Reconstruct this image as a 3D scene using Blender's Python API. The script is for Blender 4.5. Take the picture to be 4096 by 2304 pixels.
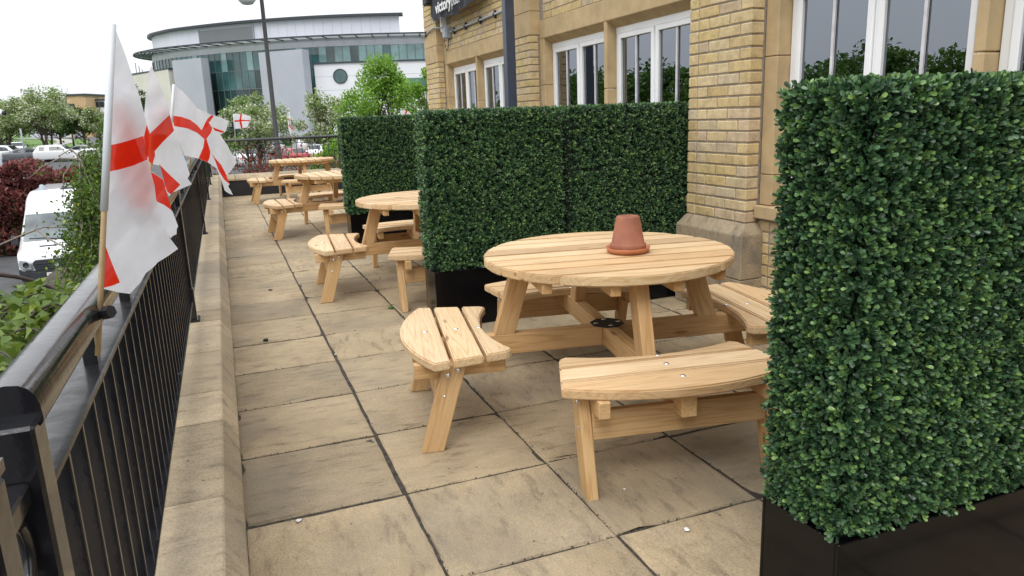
import bpy, bmesh, math, random
import numpy as np
from mathutils import Vector, Matrix, geometry
random.seed(7); rng = np.random.default_rng(7)
for o in list(bpy.data.objects): bpy.data.objects.remove(o)
S = bpy.context.scene; COL = S.collection
R = math.radians; PI = math.pi

# ------------------------------------------------------------------ camera
CAM = np.array([-0.51748, -2.59771, 1.41875])
CR = np.array([[0.9302, -0.3652, -0.0370], [-0.1171, -0.1999, -0.9728], [0.3479, 0.9092, -0.2287]])   # right, down, forward
cam = bpy.data.cameras.new('camera'); camo = bpy.data.objects.new('camera', cam); COL.objects.link(camo)
m3 = Matrix((CR[0], -CR[1], -CR[2])).transposed().to_quaternion().to_matrix().to_4x4()
m3.translation = CAM
camo.matrix_world = m3
cam.sensor_width = 36; cam.lens = 36*2934.57/4096; cam.clip_start = 0.05; cam.clip_end = 3000
S.camera = camo
# ------------------------------------------------------------------ sky, sun, exposure
W = bpy.data.worlds.new('World'); S.world = W; W.use_nodes = True
nt = W.node_tree; nt.nodes.clear()
sky = nt.nodes.new('ShaderNodeTexSky'); sky.sky_type = 'NISHITA'; sky.sun_disc = False
SUN_EL, SUN_ROT = R(52), R(215)
sky.sun_elevation = SUN_EL; sky.sun_rotation = SUN_ROT; sky.dust_density = 4; sky.air_density = 1.0
hsv = nt.nodes.new('ShaderNodeHueSaturation'); hsv.inputs['Saturation'].default_value = 0.25
mixw = nt.nodes.new('ShaderNodeMix'); mixw.data_type = 'RGBA'; mixw.inputs[0].default_value = 0.86
tcw = nt.nodes.new('ShaderNodeTexCoord'); nz = nt.nodes.new('ShaderNodeTexNoise'); nz.inputs['Scale'].default_value = 2.2; nz.inputs['Detail'].default_value = 4
rp = nt.nodes.new('ShaderNodeValToRGB')
rp.color_ramp.elements[0].position = .3; rp.color_ramp.elements[0].color = (8.1, 8.35, 8.8, 1)
rp.color_ramp.elements[1].position = .7; rp.color_ramp.elements[1].color = (9.3, 9.4, 9.6, 1)
bg = nt.nodes.new('ShaderNodeBackground'); bg.inputs['Strength'].default_value = 0.12
wo = nt.nodes.new('ShaderNodeOutputWorld')
L = nt.links.new
L(sky.outputs[0], hsv.inputs['Color']); L(tcw.outputs['Generated'], nz.inputs['Vector']); L(nz.outputs[0], rp.inputs[0])
sx = nt.nodes.new('ShaderNodeSeparateXYZ'); L(tcw.outputs['Generated'], sx.inputs[0])      # overcast dome: zenith brighter than the horizon
ov = nt.nodes.new('ShaderNodeMapRange'); ov.inputs['From Min'].default_value = 0.0; ov.inputs['From Max'].default_value = 1.0; ov.inputs['To Min'].default_value = 1.0; ov.inputs['To Max'].default_value = 2.1; L(sx.outputs['Z'], ov.inputs['Value'])
mo = nt.nodes.new('ShaderNodeMix'); mo.data_type = 'RGBA'; mo.blend_type = 'MULTIPLY'; mo.inputs[0].default_value = 1.0; L(rp.outputs[0], mo.inputs[6]); L(ov.outputs[0], mo.inputs[7])
L(hsv.outputs[0], mixw.inputs[6]); L(mo.outputs[2], mixw.inputs[7]); L(mixw.outputs[2], bg.inputs['Color']); L(bg.outputs[0], wo.inputs[0])
sl = bpy.data.lights.new('sun', 'SUN'); sl.energy = 1.1; sl.angle = R(25); sl.color = (1, .97, .92)
so = bpy.data.objects.new('sun', sl); COL.objects.link(so)
sd = Vector((math.sin(SUN_ROT)*math.cos(SUN_EL), math.cos(SUN_ROT)*math.cos(SUN_EL), math.sin(SUN_EL)))
so.rotation_euler = sd.to_track_quat('Z', 'Y').to_euler(); so.location = (0, 0, 30)
S.view_settings.view_transform = 'Standard'; S.view_settings.look = 'None'
S.view_settings.exposure = 0.12; S.view_settings.gamma = 1; S.view_settings.use_curve_mapping = False
S.cycles.max_bounces = 6; S.cycles.transparent_max_bounces = 12; S.cycles.caustics_reflective = False; S.cycles.caustics_refractive = False

def ray(x, y):                                   # direction through a point of the 2576 px wide photograph
    k = 4096/2576
    return np.array([(x*k-2048)/2934.57, (y*k-1152)/2934.57, 1.0]) @ CR
def at_y(x, y, Y): d = ray(x, y); return CAM + d*((Y-CAM[1])/d[1])
def at_d(x, y, D): return CAM + ray(x, y)*D

# ------------------------------------------------------------------ materials
def new_mat(name):
    m = bpy.data.materials.new(name); m.use_nodes = True
    return m, m.node_tree.nodes, m.node_tree.links.new, m.node_tree.nodes['Principled BSDF']
def N(ns, t, **kw):
    n = ns.new(t)
    for k, v in kw.items():
        if k in n.inputs.keys(): n.inputs[k].default_value = v
        else: setattr(n, k, v)
    return n
def ramp(ns, stops):
    r = ns.new('ShaderNodeValToRGB'); e = r.color_ramp.elements
    while len(e) < len(stops): e.new(.5)
    for i, (p, c) in enumerate(stops): e[i].position = p; e[i].color = (*c, 1)
    return r
def mixc(ns, ln, a, b, f, mode='MIX'):
    n = ns.new('ShaderNodeMix'); n.data_type = 'RGBA'; n.blend_type = mode
    for v, i in ((f, 0), (a, 6), (b, 7)):
        if hasattr(v, 'links'): ln(v, n.inputs[i])
        elif isinstance(v, tuple): n.inputs[i].default_value = (*v, 1)
        else: n.inputs[i].default_value = v
    return n.outputs[2]
def plain(name, col, rough=.5, metal=0, coat=0, noise=.12, scale=12, spec=.5, bump=0, coord='Object'):
    m, ns, ln, b = new_mat(name)
    tc = N(ns, 'ShaderNodeTexCoord'); nz = N(ns, 'ShaderNodeTexNoise', Scale=scale, Detail=5.0)
    ln(tc.outputs[coord], nz.inputs['Vector'])
    lo = tuple(c*(1-noise*1.6) for c in col); hi = tuple(min(1, c*(1+noise)) for c in col)
    r = ramp(ns, [(.3, lo), (.7, hi)]); ln(nz.outputs[0], r.inputs[0]); ln(r.outputs[0], b.inputs['Base Color'])
    b.inputs['Roughness'].default_value = rough; b.inputs['Metallic'].default_value = metal
    b.inputs['Coat Weight'].default_value = coat; b.inputs['Coat Roughness'].default_value = .08
    b.inputs['Specular IOR Level'].default_value = spec
    if bump:
        bp = N(ns, 'ShaderNodeBump', Strength=bump, Distance=.004); ln(nz.outputs[0], bp.inputs['Height']); ln(bp.outputs[0], b.inputs['Normal'])
    return m
def offset_coords(ns, ln, seed=37.0, coord='Object'):
    tc = N(ns, 'ShaderNodeTexCoord'); oi = N(ns, 'ShaderNodeObjectInfo')
    mu = N(ns, 'ShaderNodeMath', operation='MULTIPLY'); mu.inputs[1].default_value = seed; ln(oi.outputs['Random'], mu.inputs[0])
    ad = N(ns, 'ShaderNodeVectorMath', operation='ADD'); ln(tc.outputs[coord], ad.inputs[0]); ln(mu.outputs[0], ad.inputs[1])
    return ad.outputs[0], oi.outputs['Random'], tc

def mat_paving(name, base, dark, lich, rough=.85, stain=True, var=1.0):
    m, ns, ln, b = new_mat(name)
    co, rnd, tc = offset_coords(ns, ln)
    # riven relief: stretched noise in a random direction per slab
    mp = N(ns, 'ShaderNodeMapping'); ln(co, mp.inputs[0]); mp.inputs['Scale'].default_value = (4.5, 13, 6)
    ro = N(ns, 'ShaderNodeMath', operation='MULTIPLY'); ro.inputs[1].default_value = 1.3; ln(rnd, ro.inputs[0])
    cx = N(ns, 'ShaderNodeCombineXYZ'); ln(ro.outputs[0], cx.inputs[2]); ln(cx.outputs[0], mp.inputs['Rotation'])
    n1 = N(ns, 'ShaderNodeTexNoise', Scale=1.5, Detail=9.0, Roughness=.68, Distortion=.35); ln(mp.outputs[0], n1.inputs['Vector'])
    n2 = N(ns, 'ShaderNodeTexNoise', Scale=3.0, Detail=6.0, Roughness=.6); ln(co, n2.inputs['Vector'])
    n3 = N(ns, 'ShaderNodeTexNoise', Scale=170.0, Detail=3.0, Roughness=.7); ln(co, n3.inputs['Vector'])
    r1 = ramp(ns, [(.3, dark), (.5, base), (.72, lich)]); ln(n2.outputs[0], r1.inputs[0])
    rr = ramp(ns, [(.34, (.50, .48, .46)), (.46, (.93, .92, .9)), (.6, (1.03, 1.02, 1.0)), (.78, (1.14, 1.12, 1.08))]); ln(n1.outputs[0], rr.inputs[0])
    c = mixc(ns, ln, r1.outputs[0], rr.outputs[0], .75, 'MULTIPLY')
    rg = ramp(ns, [(.33, (.62, .6, .58)), (.5, (1, 1, 1)), (.68, (1.3, 1.28, 1.24))]); ln(n3.outputs[0], rg.inputs[0])
    c = mixc(ns, ln, c, rg.outputs[0], .75, 'MULTIPLY')
    rt = ramp(ns, [(p_, tuple(1+(q_-1)*var for q_ in c_)) for p_, c_ in [(0, (.80, .79, .78)), (.3, (.98, .95, .9)), (.6, (1.04, 1.02, 1.0)), (1, (1.13, 1.10, 1.06))]]); ln(rnd, rt.inputs[0])
    c = mixc(ns, ln, c, rt.outputs[0], .9, 'MULTIPLY')
    if stain:   # dark damp algae patches in world space and darker worn rims
        n4 = N(ns, 'ShaderNodeTexNoise', Scale=1.1, Detail=5.0, Roughness=.65)
        ge = N(ns, 'ShaderNodeNewGeometry'); ln(ge.outputs['Position'], n4.inputs['Vector'])
        r4 = ramp(ns, [(.48, (0, 0, 0)), (.70, (.6, .6, .6))]); ln(n4.outputs[0], r4.inputs[0])
        c = mixc(ns, ln, c, (.20, .178, .14), r4.outputs[0])
        n5 = N(ns, 'ShaderNodeTexVoronoi', Scale=9.0); n5.feature = 'F1'; ln(ge.outputs['Position'], n5.inputs['Vector'])
        r5 = ramp(ns, [(.035, (1, 1, 1)), (.06, (0, 0, 0))]); ln(n5.outputs['Distance'], r5.inputs[0])
        c = mixc(ns, ln, c, (.1, .09, .08), r5.outputs[0])
    ln(c, b.inputs['Base Color']); b.inputs['Roughness'].default_value = rough
    h = N(ns, 'ShaderNodeMath', operation='MULTIPLY_ADD'); ln(n3.outputs[0], h.inputs[0]); h.inputs[1].default_value = .12; ln(n1.outputs[0], h.inputs[2])
    bp = N(ns, 'ShaderNodeBump', Strength=.7, Distance=.012); ln(h.outputs[0], bp.inputs['Height']); ln(bp.outputs[0], b.inputs['Normal'])
    return m
def mat_wood(axis, tint=(1, 1, 1), nm=''):
    m, ns, ln, b = new_mat('pine_wood_'+axis+nm)
    co, rnd, tc = offset_coords(ns, ln, 53.0)
    sc = {'x': (.55, 13, 13), 'y': (13, .55, 13), 'z': (13, 13, .55)}[axis]
    mp = N(ns, 'ShaderNodeMapping'); ln(co, mp.inputs[0]); mp.inputs['Scale'].default_value = sc
    n1 = N(ns, 'ShaderNodeTexNoise', Scale=1.2, Detail=2.0, Distortion=.25); ln(mp.outputs[0], n1.inputs['Vector'])
    mu = N(ns, 'ShaderNodeMath', operation='MULTIPLY'); mu.inputs[1].default_value = 62.0; ln(n1.outputs[0], mu.inputs[0])
    si = N(ns, 'ShaderNodeMath', operation='SINE'); ln(mu.outputs[0], si.inputs[0])
    r1 = ramp(ns, [(0, (.665, .52, .345)), (.5, (.65, .495, .32)), (1, (.565, .405, .235))])
    ma = N(ns, 'ShaderNodeMapRange'); ma.inputs[1].default_value = -1; ma.inputs[2].default_value = 1; ln(si.outputs[0], ma.inputs[0])
    pw = N(ns, 'ShaderNodeMath', operation='POWER'); pw.inputs[1].default_value = 2.2; ln(ma.outputs[0], pw.inputs[0]); ln(pw.outputs[0], r1.inputs[0])
    n2 = N(ns, 'ShaderNodeTexNoise', Scale=1.2, Detail=4.0); ln(co, n2.inputs['Vector'])
    r2 = ramp(ns, [(.3, (.86, .82, .76)), (.65, (1.06, 1.04, 1.0))]); ln(n2.outputs[0], r2.inputs[0])
    c = mixc(ns, ln, r1.outputs[0], r2.outputs[0], 1.0, 'MULTIPLY')
    rt = ramp(ns, [(0, (.80, .74, .68)), (.25, (.97, .91, .84)), (.5, (1.05, 1.04, 1.03)), (.75, (1.0, .97, .90)), (1, (.93, .82, .70))]); ln(rnd, rt.inputs[0])
    c = mixc(ns, ln, c, rt.outputs[0], 1.0, 'MULTIPLY')
    # knots
    vs = {'x': (2.2, 8, 8), 'y': (8, 2.2, 8), 'z': (8, 8, 2.2)}[axis]
    mk = N(ns, 'ShaderNodeMapping'); ln(co, mk.inputs[0]); mk.inputs['Scale'].default_value = vs
    vo = N(ns, 'ShaderNodeTexVoronoi', Scale=1.0); ln(mk.outputs[0], vo.inputs['Vector'])
    rk = ramp(ns, [(.05, (.8, .8, .8)), (.11, (0, 0, 0))]); ln(vo.outputs['Distance'], rk.inputs[0])
    c = mixc(ns, ln, c, (.26, .12, .05), rk.outputs[0])
    # fine sawn fibre
    mf = N(ns, 'ShaderNodeMapping'); ln(co, mf.inputs[0]); mf.inputs['Scale'].default_value = tuple(v*22 for v in sc)
    nf = N(ns, 'ShaderNodeTexNoise', Scale=1.0, Detail=2.0); ln(mf.outputs[0], nf.inputs['Vector'])
    rf = ramp(ns, [(.3, (.86, .84, .8)), (.7, (1.06, 1.06, 1.06))]); ln(nf.outputs[0], rf.inputs[0])
    c = mixc(ns, ln, c, rf.outputs[0], .8, 'MULTIPLY'); c = mixc(ns, ln, c, tint, 1.0, 'MULTIPLY')
    ln(c, b.inputs['Base Color']); b.inputs['Roughness'].default_value = .62
    bp = N(ns, 'ShaderNodeBump', Strength=.25, Distance=.002); ln(nf.outputs[0], bp.inputs['Height']); ln(bp.outputs[0], b.inputs['Normal'])
    return m
def mat_brick():
    m, ns, ln, b = new_mat('buff_brick')
    co, rnd, tc = offset_coords(ns, ln, 61.0)
    at = N(ns, 'ShaderNodeAttribute', attribute_name='rnd'); ad = N(ns, 'ShaderNodeMath', operation='ADD'); ln(at.outputs['Fac'], ad.inputs[0]); ln(rnd, ad.inputs[1])
    fr = N(ns, 'ShaderNodeMath', operation='FRACT'); ln(ad.outputs[0], fr.inputs[0])
    r = ramp(ns, [(0, (.52, .395, .205)), (.22, (.56, .425, .20)), (.42, (.58, .46, .275)), (.62, (.49, .36, .17)), (.78, (.53, .44, .29)), (.92, (.55, .41, .26)), (1, (.45, .36, .25))]); ln(fr.outputs[0], r.inputs[0])
    n1 = N(ns, 'ShaderNodeTexNoise', Scale=14.0, Detail=6.0, Roughness=.65); ln(co, n1.inputs['Vector'])
    r1 = ramp(ns, [(.32, (.72, .70, .64)), (.5, (1, 1, 1)), (.68, (1.22, 1.2, 1.15))]); ln(n1.outputs[0], r1.inputs[0])
    c = mixc(ns, ln, r.outputs[0], r1.outputs[0], .85, 'MULTIPLY')
    vo = N(ns, 'ShaderNodeTexVoronoi', Scale=85.0); ln(co, vo.inputs['Vector'])
    rv = ramp(ns, [(.12, (1, 1, 1)), (.2, (0, 0, 0))]); ln(vo.outputs['Distance'], rv.inputs[0])
    c = mixc(ns, ln, c, (.16, .11, .06), rv.outputs[0])
    ln(c, b.inputs['Base Color']); b.inputs['Roughness'].default_value = .9
    n2 = N(ns, 'ShaderNodeTexNoise', Scale=38.0, Detail=5.0, Roughness=.7); ln(co, n2.inputs['Vector'])
    bp = N(ns, 'ShaderNodeBump', Strength=.6, Distance=.006); ln(n2.outputs[0], bp.inputs['Height']); ln(bp.outputs[0], b.inputs['Normal'])
    return m
def mat_leaf(name, stops, rough=.5, transl=.3, spec=.4, coord_noise=None):
    m, ns, ln, b = new_mat(name)
    at = N(ns, 'ShaderNodeAttribute', attribute_name='rnd')
    r = ramp(ns, stops); ln(at.outputs['Fac'], r.inputs[0]); c = r.outputs[0]
    ln(c, b.inputs['Base Color']); b.inputs['Roughness'].default_value = rough; b.inputs['Specular IOR Level'].default_value = spec
    if transl:
        t = N(ns, 'ShaderNodeBsdfTranslucent'); ln(c, t.inputs[0]); mx = N(ns, 'ShaderNodeMixShader'); mx.inputs[0].default_value = transl
        ln(b.outputs[0], mx.inputs[1]); ln(t.outputs[0], mx.inputs[2]); ln(mx.outputs[0], ns['Material Output'].inputs[0])
    return m
def mat_glass(name, tint, fac_ior=2.2, rough=.0):
    m, ns, ln, b = new_mat(name)
    g = N(ns, 'ShaderNodeBsdfGlossy'); g.inputs['Color'].default_value = (.84, .91, 1, 1); g.inputs['Roughness'].default_value = rough
    t = N(ns, 'ShaderNodeBsdfTransparent'); t.inputs[0].default_value = (*tint, 1)
    f = N(ns, 'ShaderNodeFresnel', IOR=fac_ior)
    tc = N(ns, 'ShaderNodeTexCoord'); nz = N(ns, 'ShaderNodeTexNoise', Scale=1.3); ln(tc.outputs['Object'], nz.inputs['Vector'])
    bp = N(ns, 'ShaderNodeBump', Strength=.05, Distance=.02); ln(nz.outputs[0], bp.inputs['Height']); ln(bp.outputs[0], g.inputs['Normal'])
    mx = N(ns, 'ShaderNodeMixShader'); ln(f.outputs[0], mx.inputs[0]); ln(t.outputs[0], mx.inputs[1]); ln(g.outputs[0], mx.inputs[2])
    ln(mx.outputs[0], ns['Material Output'].inputs[0])
    return m
def mat_cloth(name, col):
    m, ns, ln, b = new_mat(name)
    tc = N(ns, 'ShaderNodeTexCoord'); nz = N(ns, 'ShaderNodeTexNoise', Scale=30.0, Detail=3.0); ln(tc.outputs['Object'], nz.inputs['Vector'])
    r = ramp(ns, [(.3, tuple(c*.93 for c in col)), (.7, col)]); ln(nz.outputs[0], r.inputs[0])
    d = N(ns, 'ShaderNodeBsdfDiffuse'); ln(r.outputs[0], d.inputs[0])
    t = N(ns, 'ShaderNodeBsdfTranslucent'); ln(r.outputs[0], t.inputs[0])
    x = N(ns, 'ShaderNodeBsdfTransparent'); x.inputs[0].default_value = (1, 1, 1, 1)
    a = N(ns, 'ShaderNodeMixShader'); a.inputs[0].default_value = .5; ln(d.outputs[0], a.inputs[1]); ln(t.outputs[0], a.inputs[2])
    e = N(ns, 'ShaderNodeMixShader'); e.inputs[0].default_value = .07; ln(a.outputs[0], e.inputs[1]); ln(x.outputs[0], e.inputs[2])
    ln(e.outputs[0], ns['Material Output'].inputs[0])
    return m
def mat_iron(name='black_gloss_iron', r0=.12, r1=.30):
    m, ns, ln, b = new_mat(name)
    tc = N(ns, 'ShaderNodeTexCoord')
    n1 = N(ns, 'ShaderNodeTexNoise', Scale=55.0, Detail=4.0); ln(tc.outputs['Object'], n1.inputs['Vector'])
    n2 = N(ns, 'ShaderNodeTexNoise', Scale=16.0, Detail=6.0, Roughness=.7, Distortion=.6); ln(tc.outputs['Object'], n2.inputs['Vector'])
    r = ramp(ns, [(.66, (.0095, .0095, .012)), (.69, (.045, .045, .05)), (.73, (.13, .13, .14))]); ln(n2.outputs[0], r.inputs[0])
    ln(r.outputs[0], b.inputs['Base Color'])
    b.inputs['Specular IOR Level'].default_value = .5; b.inputs['Coat Weight'].default_value = .25; b.inputs['Coat Roughness'].default_value = .1
    rr = ramp(ns, [(.4, (r0,)*3), (.7, (r1,)*3)]); ln(n2.outputs[0], rr.inputs[0]); ln(rr.outputs[0], b.inputs['Roughness'])
    ad = N(ns, 'ShaderNodeMath', operation='ADD'); ln(n1.outputs[0], ad.inputs[0]); ln(r.outputs[0], ad.inputs[1])
    bp = N(ns, 'ShaderNodeBump', Strength=.35, Distance=.0016); ln(ad.outputs[0], bp.inputs['Height']); ln(bp.outputs[0], b.inputs['Normal'])
    return m
M = {}
M['paving'] = mat_paving('riven_paving', (.375, .300, .193), (.295, .236, .158), (.43, .348, .235))
M['coping'] = mat_paving('coping_stone', (.37, .305, .21), (.285, .24, .175), (.42, .35, .25), stain=True, var=1.5)
M['stone'] = plain('sandstone', (.47, .345, .19), .85, noise=.1, scale=7, bump=.15)
M['plinth'] = mat_paving('plinth_stone', (.335, .275, .19), (.19, .17, .135), (.37, .31, .22), stain=False)
M['mortar'] = plain('mortar', (.30, .255, .205), .95, noise=.15, scale=40, bump=.4)
M['joint'] = plain('joint_dirt', (.055, .045, .034), .95, noise=.4, scale=30, bump=.6)
M['brick'] = mat_brick()
M['wood_x'] = mat_wood('x'); M['wood_leg'] = mat_wood('x', (.94, .835, .68), '_legs')
M['iron'] = mat_iron(); M['iron_worn'] = mat_iron('worn_black_paint', .34, .6)
M['gloss_black'] = plain('gloss_black_panel', (.004, .004, .005), .12, noise=.3, scale=3, spec=.22)
M['matt_black'] = plain('matt_black', (.012, .012, .015), .55, noise=.3)
M['bolt'] = plain('zinc_bolt', (.75, .76, .78), .25, metal=1, noise=.05)
M['upvc'] = plain('white_plastic_frame', (.82, .83, .85), .35, noise=.03, scale=3)
M['greybar'] = plain('pale_grey_bar', (.62, .62, .66), .5)
M['glass'] = mat_glass('window_glass', (.55, .60, .60), 3.1)
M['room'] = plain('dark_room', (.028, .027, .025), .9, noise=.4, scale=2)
M['slat'] = plain('blind_slat', (.38, .36, .32), .6)
M['terracotta'] = plain('terracotta', (.31, .11, .06), .75, noise=.16, scale=9, bump=.2)
M['terracotta2'] = plain('terracotta_orange', (.48, .17, .07), .7, noise=.08, scale=9)
M['slate_post'] = plain('slate_grey_paint', (.045, .055, .085), .4, noise=.1)
M['flag_white'] = mat_cloth('white_polyester', (.82, .82, .86)); M['flag_red'] = mat_cloth('red_polyester', (.80, .035, .012))
M['stick'] = plain('beech_stick', (.60, .43, .24), .55, noise=.15, scale=20)
M['sleeve'] = plain('white_sleeve', (.66, .69, .74), .4, noise=.03)
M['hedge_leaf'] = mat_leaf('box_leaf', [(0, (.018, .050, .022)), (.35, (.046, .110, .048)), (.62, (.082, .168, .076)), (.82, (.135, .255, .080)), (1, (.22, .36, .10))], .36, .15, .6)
M['hedge_core'] = plain('hedge_light_block', (.008, .016, .009), .9)  # near-black colour for the inner box added to block light through the hedge
M['hawthorn'] = mat_leaf('hawthorn_leaf', [(0, (.09, .16, .035)), (.30, (.18, .27, .065)), (.60, (.26, .35, .11)), (.68, (.55, .58, .42)), (1, (.72, .72, .60))], .6, .35)
M['ash'] = mat_leaf('bright_leaf', [(0, (.10, .22, .02)), (.5, (.19, .36, .04)), (1, (.30, .48, .08))], .55, .42)
M['dark_tree'] = mat_leaf('dark_leaf', [(0, (.022, .055, .012)), (.6, (.05, .10, .022)), (1, (.09, .16, .03))], .6, .3)
M['mid_tree'] = mat_leaf('mid_leaf', [(0, (.05, .12, .02)), (.6, (.12, .22, .04)), (1, (.20, .32, .07))], .6, .35)
M['photinia'] = mat_leaf('photinia_leaf', [(0, (.035, .06, .02)), (.16, (.055, .065, .025)), (.28, (.08, .075, .03)), (.36, (.16, .05, .045)), (.7, (.24, .075, .068)), (1, (.42, .18, .16))], .4, .25)
M['photinia2'] = mat_leaf('photinia_open_leaf', [(0, (.05, .09, .02)), (.42, (.10, .15, .03)), (.5, (.17, .035, .028)), (1, (.34, .075, .055))], .4, .25)
M['birch'] = mat_leaf('birch_leaf', [(0, (.035, .075, .012)), (.5, (.075, .14, .018)), (.85, (.13, .21, .025)), (1, (.36, .40, .03))], .45, .35)
M['birch_near'] = mat_leaf('birch_near_leaf', [(0, (.045, .09, .014)), (.5, (.11, .18, .026)), (.88, (.22, .29, .045)), (1, (.42, .42, .06))], .42, .35)
M['iris'] = mat_leaf('strap_leaf', [(0, (.08, .15, .03)), (.7, (.17, .26, .05)), (1, (.45, .36, .06))], .45, .3)
M['bark'] = plain('bark', (.10, .075, .055), .9, noise=.35, scale=18, bump=.5)
M['twig'] = plain('dark_twig', (.055, .038, .034), .7, noise=.3, scale=30)
M['deadwood'] = plain('grey_branch', (.25, .21, .18), .85, noise=.25, scale=30)
M['asphalt'] = plain('asphalt', (.085, .086, .09), .9, noise=.2, scale=1.2, bump=.2)
M['roadline'] = plain('road_paint', (.65, .65, .63), .8, noise=.15, scale=3)
M['kerb'] = plain('concrete_kerb', (.33, .32, .30), .9, noise=.15)
M['clad'] = plain('white_cladding', (.52, .54, .60), .55, noise=.03, scale=.3)
M['clad2'] = plain('grey_cladding', (.40, .42, .475), .6, noise=.04, scale=.3)
M['bright'] = plain('white_render', (.72, .73, .76), .6, noise=.03, scale=.3)
M['louvre'] = plain('louvre_metal', (.30, .32, .34), .5, metal=.2)
M['darkmetal'] = plain('dark_fascia', (.035, .045, .055), .5, noise=.2)
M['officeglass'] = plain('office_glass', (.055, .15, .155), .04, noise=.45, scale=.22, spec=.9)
M['officeglass_treeref'] = plain('office_glass_tree_reflection', (.020, .052, .050), .04, noise=.5, scale=.22, spec=.7)  # darker base stands in for trees reflected in the lower panes
M['officeglass_pale'] = plain('office_glass_blinds', (.24, .40, .40), .05, noise=.25, scale=.4, spec=.8)  # pale tone of blinds hanging behind the glass
M['mullion'] = plain('grey_mullion', (.16, .19, .20), .5)
M['officeroom'] = plain('office_interior', (.13, .22, .23), .9, noise=.6, scale=.25)
M['officepale'] = plain('office_blind', (.42, .56, .56), .9, noise=.1, scale=.5)
M['cream'] = plain('cream_block', (.62, .60, .53), .8, noise=.05, scale=.4)
M['tanbrick'] = plain('tan_brickwork', (.50, .34, .20), .9, noise=.08, scale=1.5)
M['tyre'] = plain('tyre', (.015, .015, .016), .85)
M['carglass'] = plain('car_glass', (.03, .04, .045), .08, noise=.2)
M['lamp'] = plain('headlamp', (.55, .57, .6), .12, metal=.5)
M['tail'] = plain('tail_lamp', (.4, .02, .02), .2)
M['plastic'] = plain('dark_plastic', (.03, .032, .036), .6)
def paint(name, c): return plain('paint_'+name, c, .3, coat=.8, noise=.02)
M['white_paint'] = paint('white', (.75, .76, .78)); M['silver_paint'] = paint('silver', (.36, .38, .40)); M['red_paint'] = paint('red', (.34, .012, .02))
M['grey_paint'] = paint('grey', (.12, .13, .145)); M['blue_paint'] = paint('blue', (.04, .06, .11))
M['plate_w'] = plain('white_plate', (.75, .75, .72), .5, noise=.02); M['plate_y'] = plain('yellow_plate', (.7, .42, .03), .5, noise=.02)
M['banner'] = plain('black_banner', (.016, .018, .026), .7, noise=.3, scale=5); M['white_ink'] = plain('white_print', (.78, .78, .8), .6, noise=.02)
M['greybox'] = plain('grey_plastic', (.33, .37, .42), .5, noise=.05)
M['paper'] = plain('white_litter', (.75, .75, .74), .7, noise=.05); M['lampglass'] = plain('lamp_bowl', (.6, .62, .63), .15, noise=.05)
def mat_ground():
    m, ns, ln, b = new_mat('ground_mix')
    ge = N(ns, 'ShaderNodeNewGeometry')
    n1 = N(ns, 'ShaderNodeTexNoise', Scale=.35, Detail=8.0, Roughness=.7); ln(ge.outputs['Position'], n1.inputs['Vector'])
    g = ramp(ns, [(.3, (.055, .12, .018)), (.55, (.10, .19, .03)), (.75, (.15, .24, .05))]); ln(n1.outputs[0], g.inputs[0])
    ln(g.outputs[0], b.inputs['Base Color']); b.inputs['Roughness'].default_value = .95
    return m
M['grass'] = mat_ground()
M['soil'] = plain('planting_soil', (.05, .038, .026), .95, noise=.5, scale=4, bump=.8)

# ------------------------------------------------------------------ mesh helpers
def link(name, me, mat=None, parent=None, loc=None, rot=None):
    o = bpy.data.objects.new(name, me); COL.objects.link(o)
    if mat is not None and me is not None and len(me.materials) == 0: me.materials.append(M[mat] if isinstance(mat, str) else mat)
    if parent is not None: o.parent = parent
    if loc is not None: o.location = loc
    if rot is not None: o.rotation_euler = rot
    return o
def tag(o, label=None, cat=None, group=None, kind=None):
    if label: o['label'] = label
    if cat: o['category'] = cat
    if group: o['group'] = group
    if kind: o['kind'] = kind
    return o
def thing(name, label, cat, loc=(0, 0, 0), rz=0, group=None):
    o = bpy.data.objects.new(name, None); COL.objects.link(o); o.location = loc; o.rotation_euler = (0, 0, rz); o.empty_display_size = .2
    return tag(o, label, cat, group)
def pyd(name, v, f):
    me = bpy.data.meshes.new(name); me.from_pydata([tuple(map(float, q)) for q in v], [], [list(map(int, q)) for q in f]); me.update(); return me
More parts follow.
